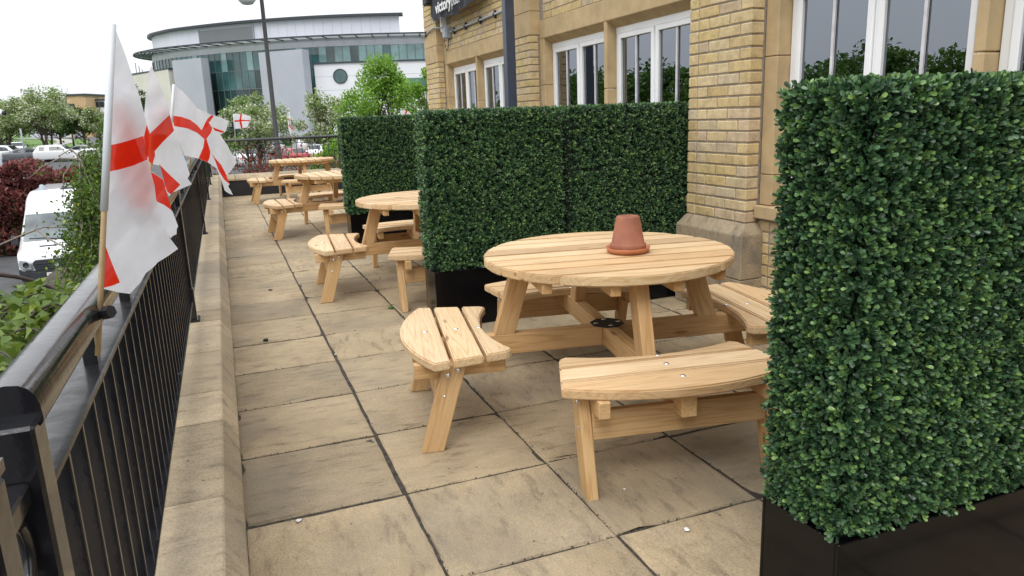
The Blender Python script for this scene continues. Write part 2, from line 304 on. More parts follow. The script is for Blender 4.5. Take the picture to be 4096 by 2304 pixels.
class MB:
    def __init__(s): s.v = []; s.f = []; s.r = []
    def add(s, v, f, r=None):
        b = len(s.v); s.v += [tuple(q) for q in v]; s.f += [[i+b for i in q] for q in f]
        s.r += [random.random() if r is None else r]*len(f); return s
    def box(s, x0, x1, y0, y1, z0, z1, mtx=None):
        v = [Vector((x, y, z)) for z in (z0, z1) for y in (y0, y1) for x in (x0, x1)]
        if mtx is not None: v = [mtx @ q for q in v]
        return s.add(v, [(0, 2, 3, 1), (4, 5, 7, 6), (0, 1, 5, 4), (2, 6, 7, 3), (0, 4, 6, 2), (1, 3, 7, 5)])
    def tube(s, pts, rad, n=6, cap=True):
        pts = [Vector(p) for p in pts]; k = len(pts); rad = rad if hasattr(rad, '__len__') else [rad]*k
        V = []; F = []; u = None
        for i, p in enumerate(pts):
            t = (pts[min(i+1, k-1)]-pts[max(i-1, 0)]).normalized()
            if u is None: u = t.orthogonal().normalized()
            u = (u - t*u.dot(t)).normalized(); w = t.cross(u)
            V += [p+(u*math.cos(a)+w*math.sin(a))*rad[i] for a in (2*PI*j/n for j in range(n))]
        for i in range(k-1): F += [(i*n+j, i*n+(j+1) % n, (i+1)*n+(j+1) % n, (i+1)*n+j) for j in range(n)]
        if cap: F += [tuple(range(n))[::-1], tuple(range((k-1)*n, k*n))]
        return s.add(V, F)
    def prism(s, poly, z0, z1, mtx=None):
        n = len(poly); v = [Vector((x, y, z)) for z in (z0, z1) for x, y in poly]
        if mtx is not None: v = [mtx @ q for q in v]
        return s.add(v, [tuple(range(n))[::-1], tuple(range(n, 2*n))] + [(i, (i+1) % n, n+(i+1) % n, n+i) for i in range(n)])
    def lathe(s, prof, n=24, c=(0, 0, 0), mtx=None):
        V = [Vector((c[0]+r*math.cos(2*PI*j/n), c[1]+r*math.sin(2*PI*j/n), c[2]+z)) for r, z in prof for j in range(n)]
        if mtx is not None: V = [mtx @ q for q in V]
        F = [(i*n+j, i*n+(j+1) % n, (i+1)*n+(j+1) % n, (i+1)*n+j) for i in range(len(prof)-1) for j in range(n)]
        return s.add(V, F)
    def mesh(s, name, bevel=0, seg=1, smooth=False, rnd=False):
        me = pyd(name, s.v, s.f)
        if rnd:
            a = me.attributes.new('rnd', 'FLOAT', 'FACE'); a.data.foreach_set('value', np.array(s.r, dtype=np.float32))
        if bevel or True:
            bm = bmesh.new(); bm.from_mesh(me); bmesh.ops.recalc_face_normals(bm, faces=bm.faces)
            if bevel: bmesh.ops.bevel(bm, geom=[e for e in bm.edges if len(e.link_faces) == 2 and e.calc_face_angle(0) > .5], offset=bevel, segments=seg, affect='EDGES', clamp_overlap=True)
            bm.to_mesh(me); bm.free()
        if smooth: me.polygons.foreach_set('use_smooth', [True]*len(me.polygons))
        return me
    def obj(s, name, mat, parent=None, bevel=0, seg=1, smooth=False, rnd=False, loc=None, rot=None):
        return link(name, s.mesh(name, bevel, seg, smooth, rnd), mat, parent, loc, rot)
def box(name, mat, parent, x0, x1, y0, y1, z0, z1, bevel=0, seg=1): return MB().box(x0, x1, y0, y1, z0, z1).obj(name, mat, parent, bevel, seg)
def centred(me):   # move a mesh's centre to its own origin, return the offset
    n = len(me.vertices); co = np.empty(n*3, np.float32); me.vertices.foreach_get('co', co); co = co.reshape(-1, 3)
    c = (co.min(0)+co.max(0))/2; me.vertices.foreach_set('co', (co-c).ravel()); me.update(); return c

LEAF = np.array([[0, 0, 0], [-.5, .45, .10], [0, .5, 0], [.5, .45, .10], [0, 1, -.06]])
LEAF_T = np.array([[0, 2, 1], [0, 3, 2], [1, 2, 4], [2, 3, 4]])
LEAF2 = np.array([[0, 0, 0], [-.36, .34, .07], [-.5, .66, .10], [-.30, .93, .05], [.30, .93, .05], [.5, .66, .10], [.36, .34, .07], [0, .6, -.01]])
LEAF2_T = np.array([[0, 7, 1], [1, 7, 2], [2, 7, 3], [3, 7, 4], [4, 7, 5], [5, 7, 6], [6, 7, 0]])
QUADL = np.array([[0, 0, 0], [-.5, .5, .08], [.5, .5, .08], [0, 1, -.03]]); QUAD_T = np.array([[0, 2, 1], [1, 2, 3]])
def leaf_mesh(name, pos, dirs, ups, length, width, rnd, simple=False):
    """one mesh of many small folded leaves: pos, growing direction, facing direction"""
    n = len(pos); T, TT = (LEAF2, LEAF2_T) if simple == 2 else (QUADL, QUAD_T) if simple else (LEAF, LEAF_T)
    d = dirs/np.maximum(np.linalg.norm(dirs, axis=1, keepdims=True), 1e-6)
    x = np.cross(d, ups); x /= np.maximum(np.linalg.norm(x, axis=1, keepdims=True), 1e-6); z = np.cross(x, d)
    length = np.broadcast_to(length, n); width = np.broadcast_to(width, n)
    P = pos[:, None] + x[:, None]*(T[None, :, 0:1]*width[:, None, None]) + d[:, None]*(T[None, :, 1:2]*length[:, None, None]) + z[:, None]*(T[None, :, 2:3]*width[:, None, None]*2)
    k = len(T); F = (np.arange(n)[:, None, None]*k + TT[None]).reshape(-1, 3)
    me = bpy.data.meshes.new(name); nf = len(F)
    me.vertices.add(n*k); me.vertices.foreach_set('co', P.astype(np.float32).ravel())
    me.loops.add(nf*3); me.loops.foreach_set('vertex_index', F.astype(np.int32).ravel())
    me.polygons.add(nf); me.polygons.foreach_set('loop_start', np.arange(0, nf*3, 3, dtype=np.int32)); me.polygons.foreach_set('loop_total', np.full(nf, 3, np.int32))
    a = me.attributes.new('rnd', 'FLOAT', 'FACE'); a.data.foreach_set('value', np.repeat(rnd, len(TT)).astype(np.float32))
    me.update(); return me
def rand_dirs(n, up=0.0):
    d = rng.normal(size=(n, 3)); d[:, 2] += up; return d/np.linalg.norm(d, axis=1, keepdims=True)
def bezier(a, b, c, n=7):
    a, b, c = map(Vector, (a, b, c)); return [a*(1-t)**2 + b*2*t*(1-t) + c*t*t for t in [i/(n-1) for i in range(n)]]

# ================================================================== LARGE STRUCTURE
def g(x, y):                                     # lower ground: car park 2.4 m below the terrace, rising towards the road
    def ss(t): t = min(1, max(0, t)); return t*t*(3-2*t)
    z = -2.85 + 1.55*ss((y-40)/60)
    z += 1.6*ss((y-95)/130)*ss((-2-x)/14) + 14*ss((y-230)/500)
    return z
def sheet(name, xs, ys, dz, mat, hole=None):
    v = [(x, y, g(x, y)+dz) for y in ys for x in xs]; nx = len(xs)
    f = [(j*nx+i, j*nx+i+1, (j+1)*nx+i+1, (j+1)*nx+i) for j in range(len(ys)-1) for i in range(nx-1)]
    o = link(name, pyd(name, v, f), mat); o.data.polygons.foreach_set('use_smooth', [True]*len(o.data.polygons)); return o
tag(sheet('ground', list(np.linspace(-900, 900, 91)), list(np.linspace(-300, 40, 18))+list(np.linspace(45, 300, 52))+list(np.linspace(340, 1500, 16)), 0, 'grass'), kind='structure')
tag(sheet('car_park', list(np.linspace(-34, 40, 20)), list(np.linspace(-30, 94, 40)), .03, 'asphalt'), kind='structure')
def strip(name, pts, w, dz, mat):
    P = [Vector((p[0], p[1], 0)) for p in pts]; v = []
    for i, p in enumerate(P):
        t = (P[min(i+1, len(P)-1)]-P[max(i-1, 0)]).normalized(); s_ = Vector((t.y, -t.x, 0))*w/2
        for q in (p+s_, p-s_): v.append((q.x, q.y, g(q.x, q.y)+dz))
    return link(name, pyd(name, v, [(2*i, 2*i+1, 2*i+3, 2*i+2) for i in range(len(P)-1)]), mat)
road_pts = [(p.x, p.y) for p in bezier((-30, 78, 0), (-17, 108, 0), (-18, 150, 0), 14)] + [(p.x, p.y) for p in bezier((-18, 154, 0), (-20, 190, 0), (-46, 225, 0), 14)]
road = tag(strip('road', road_pts, 10, .05, 'asphalt'), kind='structure')
for sgn, nm in ((-1, 'a'), (1, 'b')):
    pass
dash = MB()
for i in range(0, len(road_pts)-1):
    for h in (0, .5):
        a = Vector((*road_pts[i], 0)).lerp(Vector((*road_pts[i+1], 0)), h); bq = Vector((*road_pts[i], 0)).lerp(Vector((*road_pts[i+1], 0)), h+.3)
        t = (bq-a).normalized(); s_ = Vector((t.y, -t.x, 0))*.14
        dash.add([(q.x, q.y, g(q.x, q.y)+.09) for q in (a+s_, bq+s_, bq-s_, a-s_)], [(0, 1, 2, 3)])
tag(dash.obj('road_markings', 'roadline', road), kind='stuff')
tag(strip('pavement', [(x-9.5, y+2) for x, y in road_pts], 3, .08, 'kerb'), kind='structure')
# planting bed between terrace wall and car park
tag(MB().box(-4.2, -1.0, -6, 16, -2.95, -1.5).obj('planting_bed', 'soil'), kind='structure')

# terrace
base = tag(box('terrace_base', 'joint', None, -.95, 6, -6, 14.3, -2.95, -.0075), kind='structure')
pav = thing('terrace_paving', None, None); tag(pav, kind='structure')
def slab_mesh(w, d, seed):
    r = random.Random(seed); b = MB(); j = lambda s: r.uniform(-s, s); x, y = w/2, d/2
    nn = 7
    def ring(inset, z):
        out = []
        for cx, cy, dx, dy in ((-1, -1, 1, 0), (1, -1, 0, 1), (1, 1, -1, 0), (-1, 1, 0, -1)):
            for k in range(nn):
                t = 2*k/nn; px = (cx+dx*t)*(x-inset); py = (cy+dy*t)*(y-inset)
                ch = r.choice((.012, .02)) if (k in (0, 1) and r.random() < .10 and z > -.02) else 0
                out.append((px*(1-ch/x)+(j(.0028) if dy else 0), py*(1-ch/y)+(j(.0028) if dx else 0), z+j(.0008)-ch*.2))
        return out
    v = ring(.0015, -.035)+ring(0, -.009)+ring(.006, -.0022)+ring(.019, 0); n = nn*4
    f = [(k*n+i, k*n+(i+1) % n, (k+1)*n+(i+1) % n, (k+1)*n+i) for k in range(3) for i in range(n)] + [tuple(range(3*n, 4*n))]
    b.add(v, f); return b.mesh('paving_slab')
slabs = [slab_mesh(.5915, .5915, s) for s in range(10)]; slabs_half = [slab_mesh(.37, .5915, s+20) for s in range(3)]
for ci, cx in enumerate([-.3, .3, .9, 1.5, 2.1]):
    for r_ in range(-4, 23):
        o = link('paving_slab', slabs[random.randrange(10)], 'paving', pav, (cx+random.uniform(-.0025, .0025), r_*.6+.3+random.uniform(-.0025, .0025), random.uniform(-.0035, .0015)),
                 (random.uniform(-.003, .003), random.uniform(-.003, .003), random.choice((0, PI/2, PI, -PI/2))+random.uniform(-.004, .004)))
for r_ in range(-4, 23):
    link('paving_slab', slabs_half[random.randrange(3)], 'paving', pav, (2.59, r_*.6+.3, random.uniform(-.003, 0)), (0, 0, random.choice((0, PI))))

crumbs = MB()
for i in range(2600):
    ln_x = random.random() < .5; yy = -2.2+random.random()**1.6*9; xx = random.uniform(-.58, 2.7)
    if ln_x: yy = round(yy/.6)*.6+random.gauss(0, .004)
    else: xx = round(xx/.6)*.6+random.gauss(0, .004)
    if not -.58 < xx < 2.75: continue
    q = random.uniform(.0015, .0045); crumbs.add([(xx-q, yy-q*.6, -.004), (xx+q, yy-q, -.004), (xx+q*.7, yy+q, -.004), (xx-q*.8, yy+q*.8, -.004), (xx, yy, random.uniform(-.001, .0035))], [(0, 1, 4), (1, 2, 4), (2, 3, 4), (3, 0, 4)])
tag(crumbs.obj('joint_grit', plain('joint_grit', (.10, .085, .06), .95, noise=.5, scale=60)), 'dark grit and moss crumbs lodged in the paving joints', 'grit', kind='stuff')
# parapet walls with coping stones
pw = thing('parapet_wall', 'low stone parapet with chamfered coping under the long left railing', 'wall', (-.8, 5, 0))
pw_off = Vector((.8, -5, 0))
def child_box(parent, off, name, mat, *c, bevel=0): o = box(name, mat, parent, *c, bevel=bevel); o.location = off; return o
child_box(pw, pw_off, 'wall_body', 'plinth', -.98, -.592, -6, 14.28, -2.95, .318)
MB().add([(x, y, z) for y in (-6, 13.7) for x, z in [(-1.01, .30), (-1.012, .4155), (-.6245, .4155), (-.579, .3435), (-.581, .30)]], [(0, 1, 2, 3, 4), (9, 8, 7, 6, 5)]+[(i, (i+1) % 5, 5+(i+1) % 5, 5+i) for i in range(5)]).obj('mortar_bed', 'joint', pw, loc=pw_off)
edges = [-5.2, -4.6, -4.0, -3.4, -2.85, -2.3, -1.72, -1.14, -.56, .02, .34, .9, 1.49, 1.75, 2.31, 2.86, 3.44, 3.78, 4.33, 4.92, 5.15, 5.75, 6.36, 6.92, 7.4, 7.92, 8.4, 8.98, 9.56, 10.14, 10.72, 11.3, 11.88, 12.46, 13.0, 13.68]
prof = [(-1.02, .32), (-1.02, .42), (-.622, .42), (-.574, .345), (-.574, .32)]
for a, b_ in zip(edges[:-1], edges[1:]):
    mb = MB(); h = (b_-a)/2-.0048; n = len(prof); dz = random.uniform(-.0015, .0015)
    mb.add([(x+.8, y, z+dz) for y in (-h, h) for x, z in prof], [tuple(range(n)), tuple(range(n, 2*n))[::-1]] + [(i, (i+1) % n, n+(i+1) % n, n+i) for i in range(n)])
    mb.obj('coping_stone', 'coping', pw, bevel=.004, loc=(0, (a+b_)/2-5, 0))
fw = thing('end_wall', 'low stone coped wall closing the far end of the terrace', 'wall', (1, 14, 0))
child_box(fw, (-1, -14, 0), 'wall_body', 'plinth', -.97, 6, 13.79, 14.25, -2.95, .318)
xe = [-1.02, -.3, .45, 1.15, 1.9, 2.65, 3.4, 4.1, 4.8, 5.5]
for a, b_ in zip(xe[:-1], xe[1:]):
    mb = MB(); h = (b_-a)/2-.004
    pf = [(13.70, .32), (13.70, .36), (13.75, .42), (14.3, .42), (14.3, .32)]; n = 5
    mb.add([(x, y-14, z) for x in (-h, h) for y, z in pf], [tuple(range(n)), tuple(range(n, 2*n))[::-1]] + [(i, (i+1) % n, n+(i+1) % n, n+i) for i in range(n)])
    mb.obj('coping_stone', 'coping', fw, bevel=.004, loc=((a+b_)/2-1, 0, 0))
o = MB().box(-1.55, 2.4, -.06, 0, 0.004, .312).obj('black_skirt_panel', 'matt_black', None, bevel=.004, loc=(.99, 13.78, 0))
tag(o, 'long matt black panel standing against the far end wall', 'panel')

# ================================================================== PUB BUILDING (right)
XW, XP, XF = 2.785, 2.67, 2.875                    # wall face, pilaster face, window frame face
pub = thing('pub_building', 'buff brick pub with stone window surrounds along the terrace', 'building', (3.5, 4, 0)); PO = Vector((-3.5, -4, 0))
def pbox(name, mat, *c, bevel=0, parent=pub):
    o = box(name, mat, parent, *c, bevel=bevel); o.location = PO; return o
PIL = [(-2.21, -1.55), (1.363, 2.023), (4.93, 5.59), (8.50, 9.18)]      # pilasters (near, far) along Y
BAYS = [(-1.55, 1.363), (2.023, 4.93), (5.59, 8.50)]
Z_SILL, Z_LIN0, Z_LIN1, Z_TOP = .78, 2.2, 2.38, 4.2
# masonry behind the bricks
wallb = MB()
for a, b_ in PIL: wallb.box(XP+.007, 3.1, a+.007, b_-.007, 0, Z_TOP)
for a, b_ in BAYS:
    wallb.box(XW+.006, 3.1, a-.01, b_+.01, 0, Z_SILL-.08)
    wallb.box(XW+.006, 3.1, a-.01, b_+.01, Z_LIN1-.002, Z_TOP)
wallb.box(3.1, 3.12, -6, -2.2, 0, Z_TOP).box(XW+.006, 3.1, -6, -2.2, 0, Z_TOP)
o = wallb.obj('masonry', 'mortar', pub, loc=PO)
pbox('end_wall', 'mortar', 3.1, 12, 9.0, 9.17, 0, Z_TOP)
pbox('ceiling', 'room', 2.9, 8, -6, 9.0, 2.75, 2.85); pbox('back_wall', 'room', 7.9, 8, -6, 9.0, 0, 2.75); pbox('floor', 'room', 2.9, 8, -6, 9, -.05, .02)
# bricks: one object each where the photograph shows them, the rest joined
def brick_mesh(l, h, d, seed):
    r = random.Random(seed); b = MB(); b.box(-d/2, d/2, -l/2, l/2, -h/2, h/2)
    b.v = [(x+r.uniform(-.001, .001), y+r.uniform(-.0022, .0022), z+r.uniform(-.0016, .0016)) for x, y, z in b.v]
    return b.mesh('brick', bevel=.005)
BM = {(L_, s): brick_mesh(L_, .065, .10, hash((int(L_*1000), s)) % 9999) for L_ in (.215, .1025, .16) for s in range(4)}
rest = MB(); nb = [0]
def brick(L_, x, y, z, solo):
    if solo and nb[0] < 300:
        nb[0] += 1
        link('brick', BM[(L_, random.randrange(4))], 'brick', pub, (x+.05+random.uniform(-.002, .002)+PO.x, y+PO.y, z+PO.z), (random.choice((0, PI)), random.uniform(-.006, .006), random.uniform(-.006, .006)))
    else: rest.box(x+random.uniform(0, .003), x+.1, y-L_/2, y+L_/2, z-.0325, z+.0325)
def course(x, y0, y1, z, kind, solo):
    """bricks from y0 to y1 (near to far) in one course"""
    y = y0; first = True
    while y < y1-.03:
        l = .1025 if (first and kind) else .215
        if y+l > y1-.02: l = .1025
        if y+l > y1+.012: break
        brick(l, x, y+l/2, z, solo(y+l/2, z)); y += l+.0098; first = False
for k in range(21): course(XP, 1.363, 2.023, .70+k*.075, k % 2 == 0, lambda y, z: True)
for pi, (a, b_) in enumerate(PIL):
    if pi == 1: continue
    for k in range(21): course(XP, a, b_, .70+k*.075, k % 2 == 0, lambda y, z: pi in (2, 3) and z > 1.38)
for k in range(10): course(XP, PIL[3][0], PIL[3][1], 2.76+k*.075, k % 2 == 0, lambda y, z: z < 3.35)
for bi, (a, b_) in enumerate(BAYS):
    for k in range(14): course(XW, a+.004, b_-.004, 2.42+k*.075, k % 2 == 0, lambda y, z: bi == 2 and 5.8 < y and z < 3.0)
    for k in range(9): course(XW, a+.004, b_-.004, .04+k*.075, k % 2 == 0, lambda y, z: bi == 0 and y > 1.0)
tag(rest.obj('brickwork', 'brick', pub, rnd=True, loc=PO), kind='stuff')
# dressed stone
for a, b_ in PIL:
    mb = MB(); x0, x1 = 2.61, XW+.05; y0, y1 = a-.05, b_+.05
    mb.box(x0, x1, y0, y1, 0, .285).obj('plinth_stone', 'plinth', pub, bevel=.006, loc=PO)
    mb = MB(); v = [(x0, y0, .288), (x1, y0, .288), (x1, y1, .288), (x0, y1, .288), (x0, y0, .585), (x1, y0, .585), (x1, y1, .585), (x0, y1, .585),
         (XP-.004, a-.004, .66), (x1, a-.004, .66), (x1, b_+.004, .66), (XP-.004, b_+.004, .66)]
    mb.add(v, [(3, 2, 1, 0), (0, 1, 5, 4), (1, 2, 6, 5), (2, 3, 7, 6), (3, 0, 4, 7), (4, 5, 9, 8), (5, 6, 10, 9), (6, 7, 11, 10), (7, 4, 8, 11), (8, 9, 10, 11)])
    mb.obj('plinth_stone', 'plinth', pub, bevel=.006, loc=PO)
    for z0, z1 in ((2.243, 2.478), (2.482, 2.722)): pbox('pilaster_stone', 'stone', XP-.004, XW+.02, a-.003, b_+.003, z0, z1, bevel=.004)
wins = []
for bi, (a, b_) in enumerate(BAYS):
    o0, o1 = a+.12, b_-.12; mid = (o0+o1)/2                               # opening
    for y0, y1 in ((a+.004, mid-.002), (mid+.002, b_-.004)):                     # lintel halves with splayed soffit
        mb = MB(); pr_ = [(XW-.006, Z_LIN0), (XW-.006, Z_LIN1), (3.1, Z_LIN1), (3.1, 2.11), (XF+.03, 2.11), (XF-.002, 2.145)]; n = 6
        mb.add([(x, y, z) for y in (y0, y1) for x, z in pr_], [tuple(range(n)), tuple(range(n, 2*n))[::-1]] + [(i, (i+1) % n, n+(i+1) % n, n+i) for i in range(n)])
        mb.obj('lintel_stone', 'stone', pub, bevel=.004, loc=PO)
    for y0, y1 in ((a+.004, o0), (o1, b_-.004)):
        for z0, z1 in ((Z_SILL+.004, .98), (.984, 1.72), (1.724, Z_LIN0-.003)): pbox('jamb_stone', 'stone', XW-.004, 3.1, y0, y1, z0, z1, bevel=.004)
    for z0, z1 in ((.90, 1.62), (1.624, Z_LIN0-.003)): pbox('mullion_stone', 'stone', XW-.003, 3.08, mid-.028, mid+.028, z0, z1, bevel=.006)
    for y0, y1 in ((a+.004, mid-.002), (mid+.002, b_-.004)): pbox('sill_stone', 'stone', XW-.05, 3.1, y0, y1, Z_SILL-.085, Z_SILL, bevel=.006)
    for y0, y1 in ((o0, mid-.028), (mid+.028, o1)):
        wz0, wz1 = Z_SILL+.10, 2.14; f_ = .055; mb = MB(); c = (y0+y1)/2
        fr = MB()
        fr.box(XF, XF+.07, y0+.004, y1-.004, wz1-f_, wz1).box(XF, XF+.07, y0+.004, y1-.004, wz0, wz0+f_)
        fr.box(XF+.002, XF+.068, y0+.005, y0+f_, wz0+.002, wz1-.002).box(XF+.002, XF+.068, y1-f_, y1-.005, wz0+.002, wz1-.002).box(XF+.001, XF+.069, c-.012, c+.012, wz0+.002, wz1-.002)
        w = fr.obj('window', 'upvc', pub, loc=PO, bevel=.004)
        for p0, p1 in ((y0+f_, c-.012), (c+.012, y1-f_)):
            s_ = .045; cs = MB()
            cs.box(XF-.012, XF+.05, p0+.002, p1-.002, wz1-f_-s_, wz1-f_-.002).box(XF-.012, XF+.05, p0+.002, p1-.002, wz0+f_+.002, wz0+f_+s_)
            cs.box(XF-.011, XF+.049, p0+.003, p0+s_, wz0+f_+.004, wz1-f_-.004).box(XF-.011, XF+.049, p1-s_, p1-.003, wz0+f_+.004, wz1-f_-.004)
            co_ = cs.obj('casement', 'upvc', w, bevel=.005)
            mb = MB(); mb.box(XF+.012, XF+.016, p0+s_-.004, p1-s_+.004, wz0+f_+s_-.004, wz1-f_-s_+.004); gl = mb.obj('pane', 'glass', w)
            gl.visible_shadow = True
            mb = MB(); yc = (p0+p1)/2; mb.box(XF-.002, XF+.010, yc-.010, yc+.010, wz0+f_+s_, wz1-f_-s_); mb.obj('glazing_bar', 'greybar', w)
            for zz in np.arange(wz0+.16, wz1-.12, .105):
                rot = Matrix.Translation((XF+.16, yc, zz)) @ Matrix.Rotation(.35, 4, 'Y'); MB().box(-.025, .025, p0-yc+.02, p1-yc-.02, -.0012, .0012, rot).obj('blind_slat', 'slat', w)
        wins.append(w)
# red seat backs and a lamp dimly seen inside
for yy, hh in ((.75, 1.35), (2.9, 1.5), (3.9, 1.55)):
    o = MB().box(-.03, .03, -.28, .28, 0, .5).box(-.2, .2, -.27, .27, -.06, 0).obj('bar_settle', plain('red_seat', (.30, .05, .03), .6), None, bevel=.02, loc=(3.8, yy, hh-.5))
    tag(o, {1.35: 'red settle back dimly seen through the nearest pub window', 1.5: 'red settle back inside the middle pub window by the brick pillar', 1.55: 'red settle back inside the middle pub window by the stone mullion'}[hh], 'seat')
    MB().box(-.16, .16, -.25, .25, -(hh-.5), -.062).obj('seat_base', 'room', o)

# cable conduit, junction boxes, banner on the pub wall
o = thing('cable_conduit', 'grey conduit clipped along the brickwork under the banner', 'conduit', (XW-.03, 7, 2.617)); mb = MB()
mb.tube([(0, 1.05, 0), (0, 0, .002), (0, -1.42, 0)], .014, 8).obj('pipe', 'greybox', o, smooth=True)
for yy in (-.8, -.25, .35, .88): MB().tube([(-.004, yy-.012, 0), (-.004, yy+.012, 0)], .019, 8).box(-.005, .02, yy-.014, yy+.014, -.045, .045).obj('clip', 'matt_black', o)
o = thing('corner_cable', 'grey cable clipped across the corner pilaster stone', 'cable', (XP-.018, 8.9, 2.70))
MB().tube([(0, .30, -.045), (0, 0, .0), (-.01, -.4, .03), (.06, -.62, 0), (.05, -.68, -.08)], .011, 6).obj('cable', 'greybox', o, smooth=True); MB().box(-.013, .016, .1, .13, -.05, .03).obj('clip', 'matt_black', o)
o = MB().box(-.085, 0, -.085, .085, -.08, .08).obj('junction_box', 'greybox', None, bevel=.01, loc=(XW-.002, 8.16, 2.62)); tag(o, 'square grey junction box on the brick wall at the end of the conduit', 'electrical box')
MB().box(-.095, -.083, -.07, .07, -.065, .065).obj('lid', 'greybox', o, bevel=.004)
o = MB().box(-.07, 0, -.05, .05, -.13, .13).obj('switch_box', 'upvc', None, bevel=.006, loc=(XW-.002, 8.34, 2.78)); tag(o, 'white slim box half hidden under the black banner', 'electrical box')
MB().box(-.078, -.068, -.035, .035, -.1, .1).obj('lid', 'upvc', o, bevel=.003)
o = thing('loose_wire', 'thin black wire looping below the grey junction box', 'wire', (XW-.02, 8.2, 2.5)); MB().tube([(0, .1, .3), (-.02, .12, 0), (-.02, .05, -.12), (-.02, -.03, -.1), (0, -.04, .06)], .005, 5).obj('wire', 'matt_black', o, smooth=True)
o = thing('hanging_wire', 'thin black wire loop hanging from the stone beside the second pilaster', 'wire', (XP-.01, 5.0, 2.6)); MB().tube(bezier((0, -.02, .3), (-.03, -.1, -.25), (0, .16, .25), 9), .006, 5).obj('wire', 'matt_black', o, smooth=True)
ban = thing('hanging_banner', 'ragged black cloth banner with white lettering on the pub wall', 'banner', (2.63, 7.4, 2.95))
ny, nz_ = 40, 14; v = []
for i in range(ny+1):
    t = i/ny; y = 1.10-2.22*t; bot = 2.78 + (.02*math.sin(t*9) + .012*math.sin(t*31)) + .10*max(0, t-.75)
    if t < .05: bot += (.05-t)*2
    for j in range(nz_+1):
        s_ = j/nz_; z = 3.5+(bot-3.5)*s_
        v.append((.018*math.sin(t*46)*s_ + .012*math.sin(t*21+2)*s_ - .03*s_, y, z-2.95))
me = pyd('cloth', v, [(i*(nz_+1)+j, i*(nz_+1)+j+1, (i+1)*(nz_+1)+j+1, (i+1)*(nz_+1)+j) for i in range(ny) for j in range(nz_)])
link('cloth', me, 'banner', ban).data.polygons.foreach_set('use_smooth', [True]*len(me.polygons))
MB().tube([(.02, 1.22, .17), (.02, -1.2, .17)], .03, 8).obj('hood_rail', 'matt_black', ban); MB().box(-.09, .14, 1.08, 1.28, .10, .22).obj('bracket', 'matt_black', ban, bevel=.02)
def text_mesh(name, body, size, bold=0.0, shear=0):
    cu = bpy.data.curves.new(name, 'FONT'); cu.body = body; cu.size = size; cu.offset = bold; cu.extrude = .001; cu.shear = shear
    to = bpy.data.objects.new(name, cu); COL.objects.link(to); bpy.context.view_layer.update()
    me = bpy.data.meshes.new_from_object(to.evaluated_get(bpy.context.evaluated_depsgraph_get())); bpy.data.objects.remove(to); me.name = name; me.materials.clear(); return me
def wall_text(body, size, y, z, w, bold, parent, x=-.075):
    me = text_mesh('lettering', body, size, bold); xs = [q.co.x for q in me.vertices]; k = w/(max(xs)-min(xs))
    for q in me.vertices: q.co = Vector((0, -(q.co.x-min(xs))*k, q.co.y)) + Vector((q.co.z, 0, 0))
    return link('lettering', me, 'white_ink', parent, (x, y, z))
wall_text('victory', .205, .66, -.085, .77, .006, ban); wall_text('pub.', .19, -.13, -.092, .34, -.0015, ban)

# slate grey post near the wall
o = MB().box(-.05, .05, -.05, .05, 0, 4.6).obj('steel_post', 'slate_post', None, bevel=.004, loc=(2.43, 4.92, 0)); tag(o, 'tall square slate grey post standing behind the hedge planter', 'post')
MB().box(-.09, .09, -.09, .09, 0.002, .012).obj('base_plate', 'slate_post', o)

# ================================================================== RAILINGS
XR = -.767
def railing(name, label, axis_y, x0, y0, length, posts, skip, sp=.107, stubs=True):
    """local: runs along +Y when axis_y else +X; z from coping 0.42"""
    rz = 0 if axis_y else -PI/2
    t = thing(name, label, 'railing', (x0, y0, .42), rz)
    hp = [(.031*math.copysign(abs(math.cos(a_))**.75, math.cos(a_)), (.042 if math.sin(a_) > 0 else .014)*math.copysign(abs(math.sin(a_))**.8, math.sin(a_))) for a_ in np.linspace(0, 2*PI, 21)[:-1]]
    n = len(hp); segs = 1
    v = [(x, y, .69+z) for y in (0, length) for x, z in hp]
    MB().add(v, [(i, (i+1) % n, n+(i+1) % n, n+i) for i in range(n)]).add(v[:n], [tuple(range(n))]).add(v[n:], [tuple(range(n))[::-1]]).obj('handrail', 'iron', t)
    hr = t.children[-1].data if t.children else None
    for p_ in COL.objects[-1].data.polygons: p_.use_smooth = len(p_.vertices) == 4
    MB().box(-.025, .025, 0, length, .597, .609).obj('mid_rail', 'iron_worn', t, bevel=.0025)
    MB().box(-.022, .022, 0, length, .10, .111).obj('bottom_rail', 'iron', t, bevel=.0025)
    bal = MB().box(-.0125, .0125, -.005, .005, .108, .5975).mesh('baluster', bevel=.0015); stub = MB().box(-.011, .011, -.016, .016, .606, .682).mesh('rail_stub', bevel=.002)
    post = MB().box(-.026, .026, -.026, .026, .008, .69).mesh('post', bevel=.004); foot = MB().box(-.045, .045, -.055, .055, 0, .01).mesh('foot_plate', bevel=.003); sleeve = MB().box(-.031, .031, -.031, .031, .004, .175).mesh('post_sleeve', bevel=.004)
    for p in posts:
        link('post', post, 'iron', t, (0, p, 0)); link('foot_plate', foot, 'iron', t, (0, p, 0)); link('post_sleeve', sleeve, 'iron', t, (0, p, 0))
    y = sp*.55
    i = 0
    while y < length:
        if all(abs(y-p) > .045 for p in posts) and not any(a < y < b_ for a, b_ in skip): link('baluster', bal, 'iron', t, (0, y, 0))
        i += 1; y += sp
    if stubs:
        for q in np.arange(.49, length-.1, .51):
            if all(abs(q-p) > .07 for p in posts): link('rail_stub', stub, 'iron', t, (0, q, 0))
    return t
t = railing('iron_railing', 'long glossy black iron railing with handrail along the left parapet', True, XR, -1.69, 15.64, [.0, 3.24, 6.70, 10.35, 13.3, 15.5], [(13.5, 15.3)])
ringm = MB()
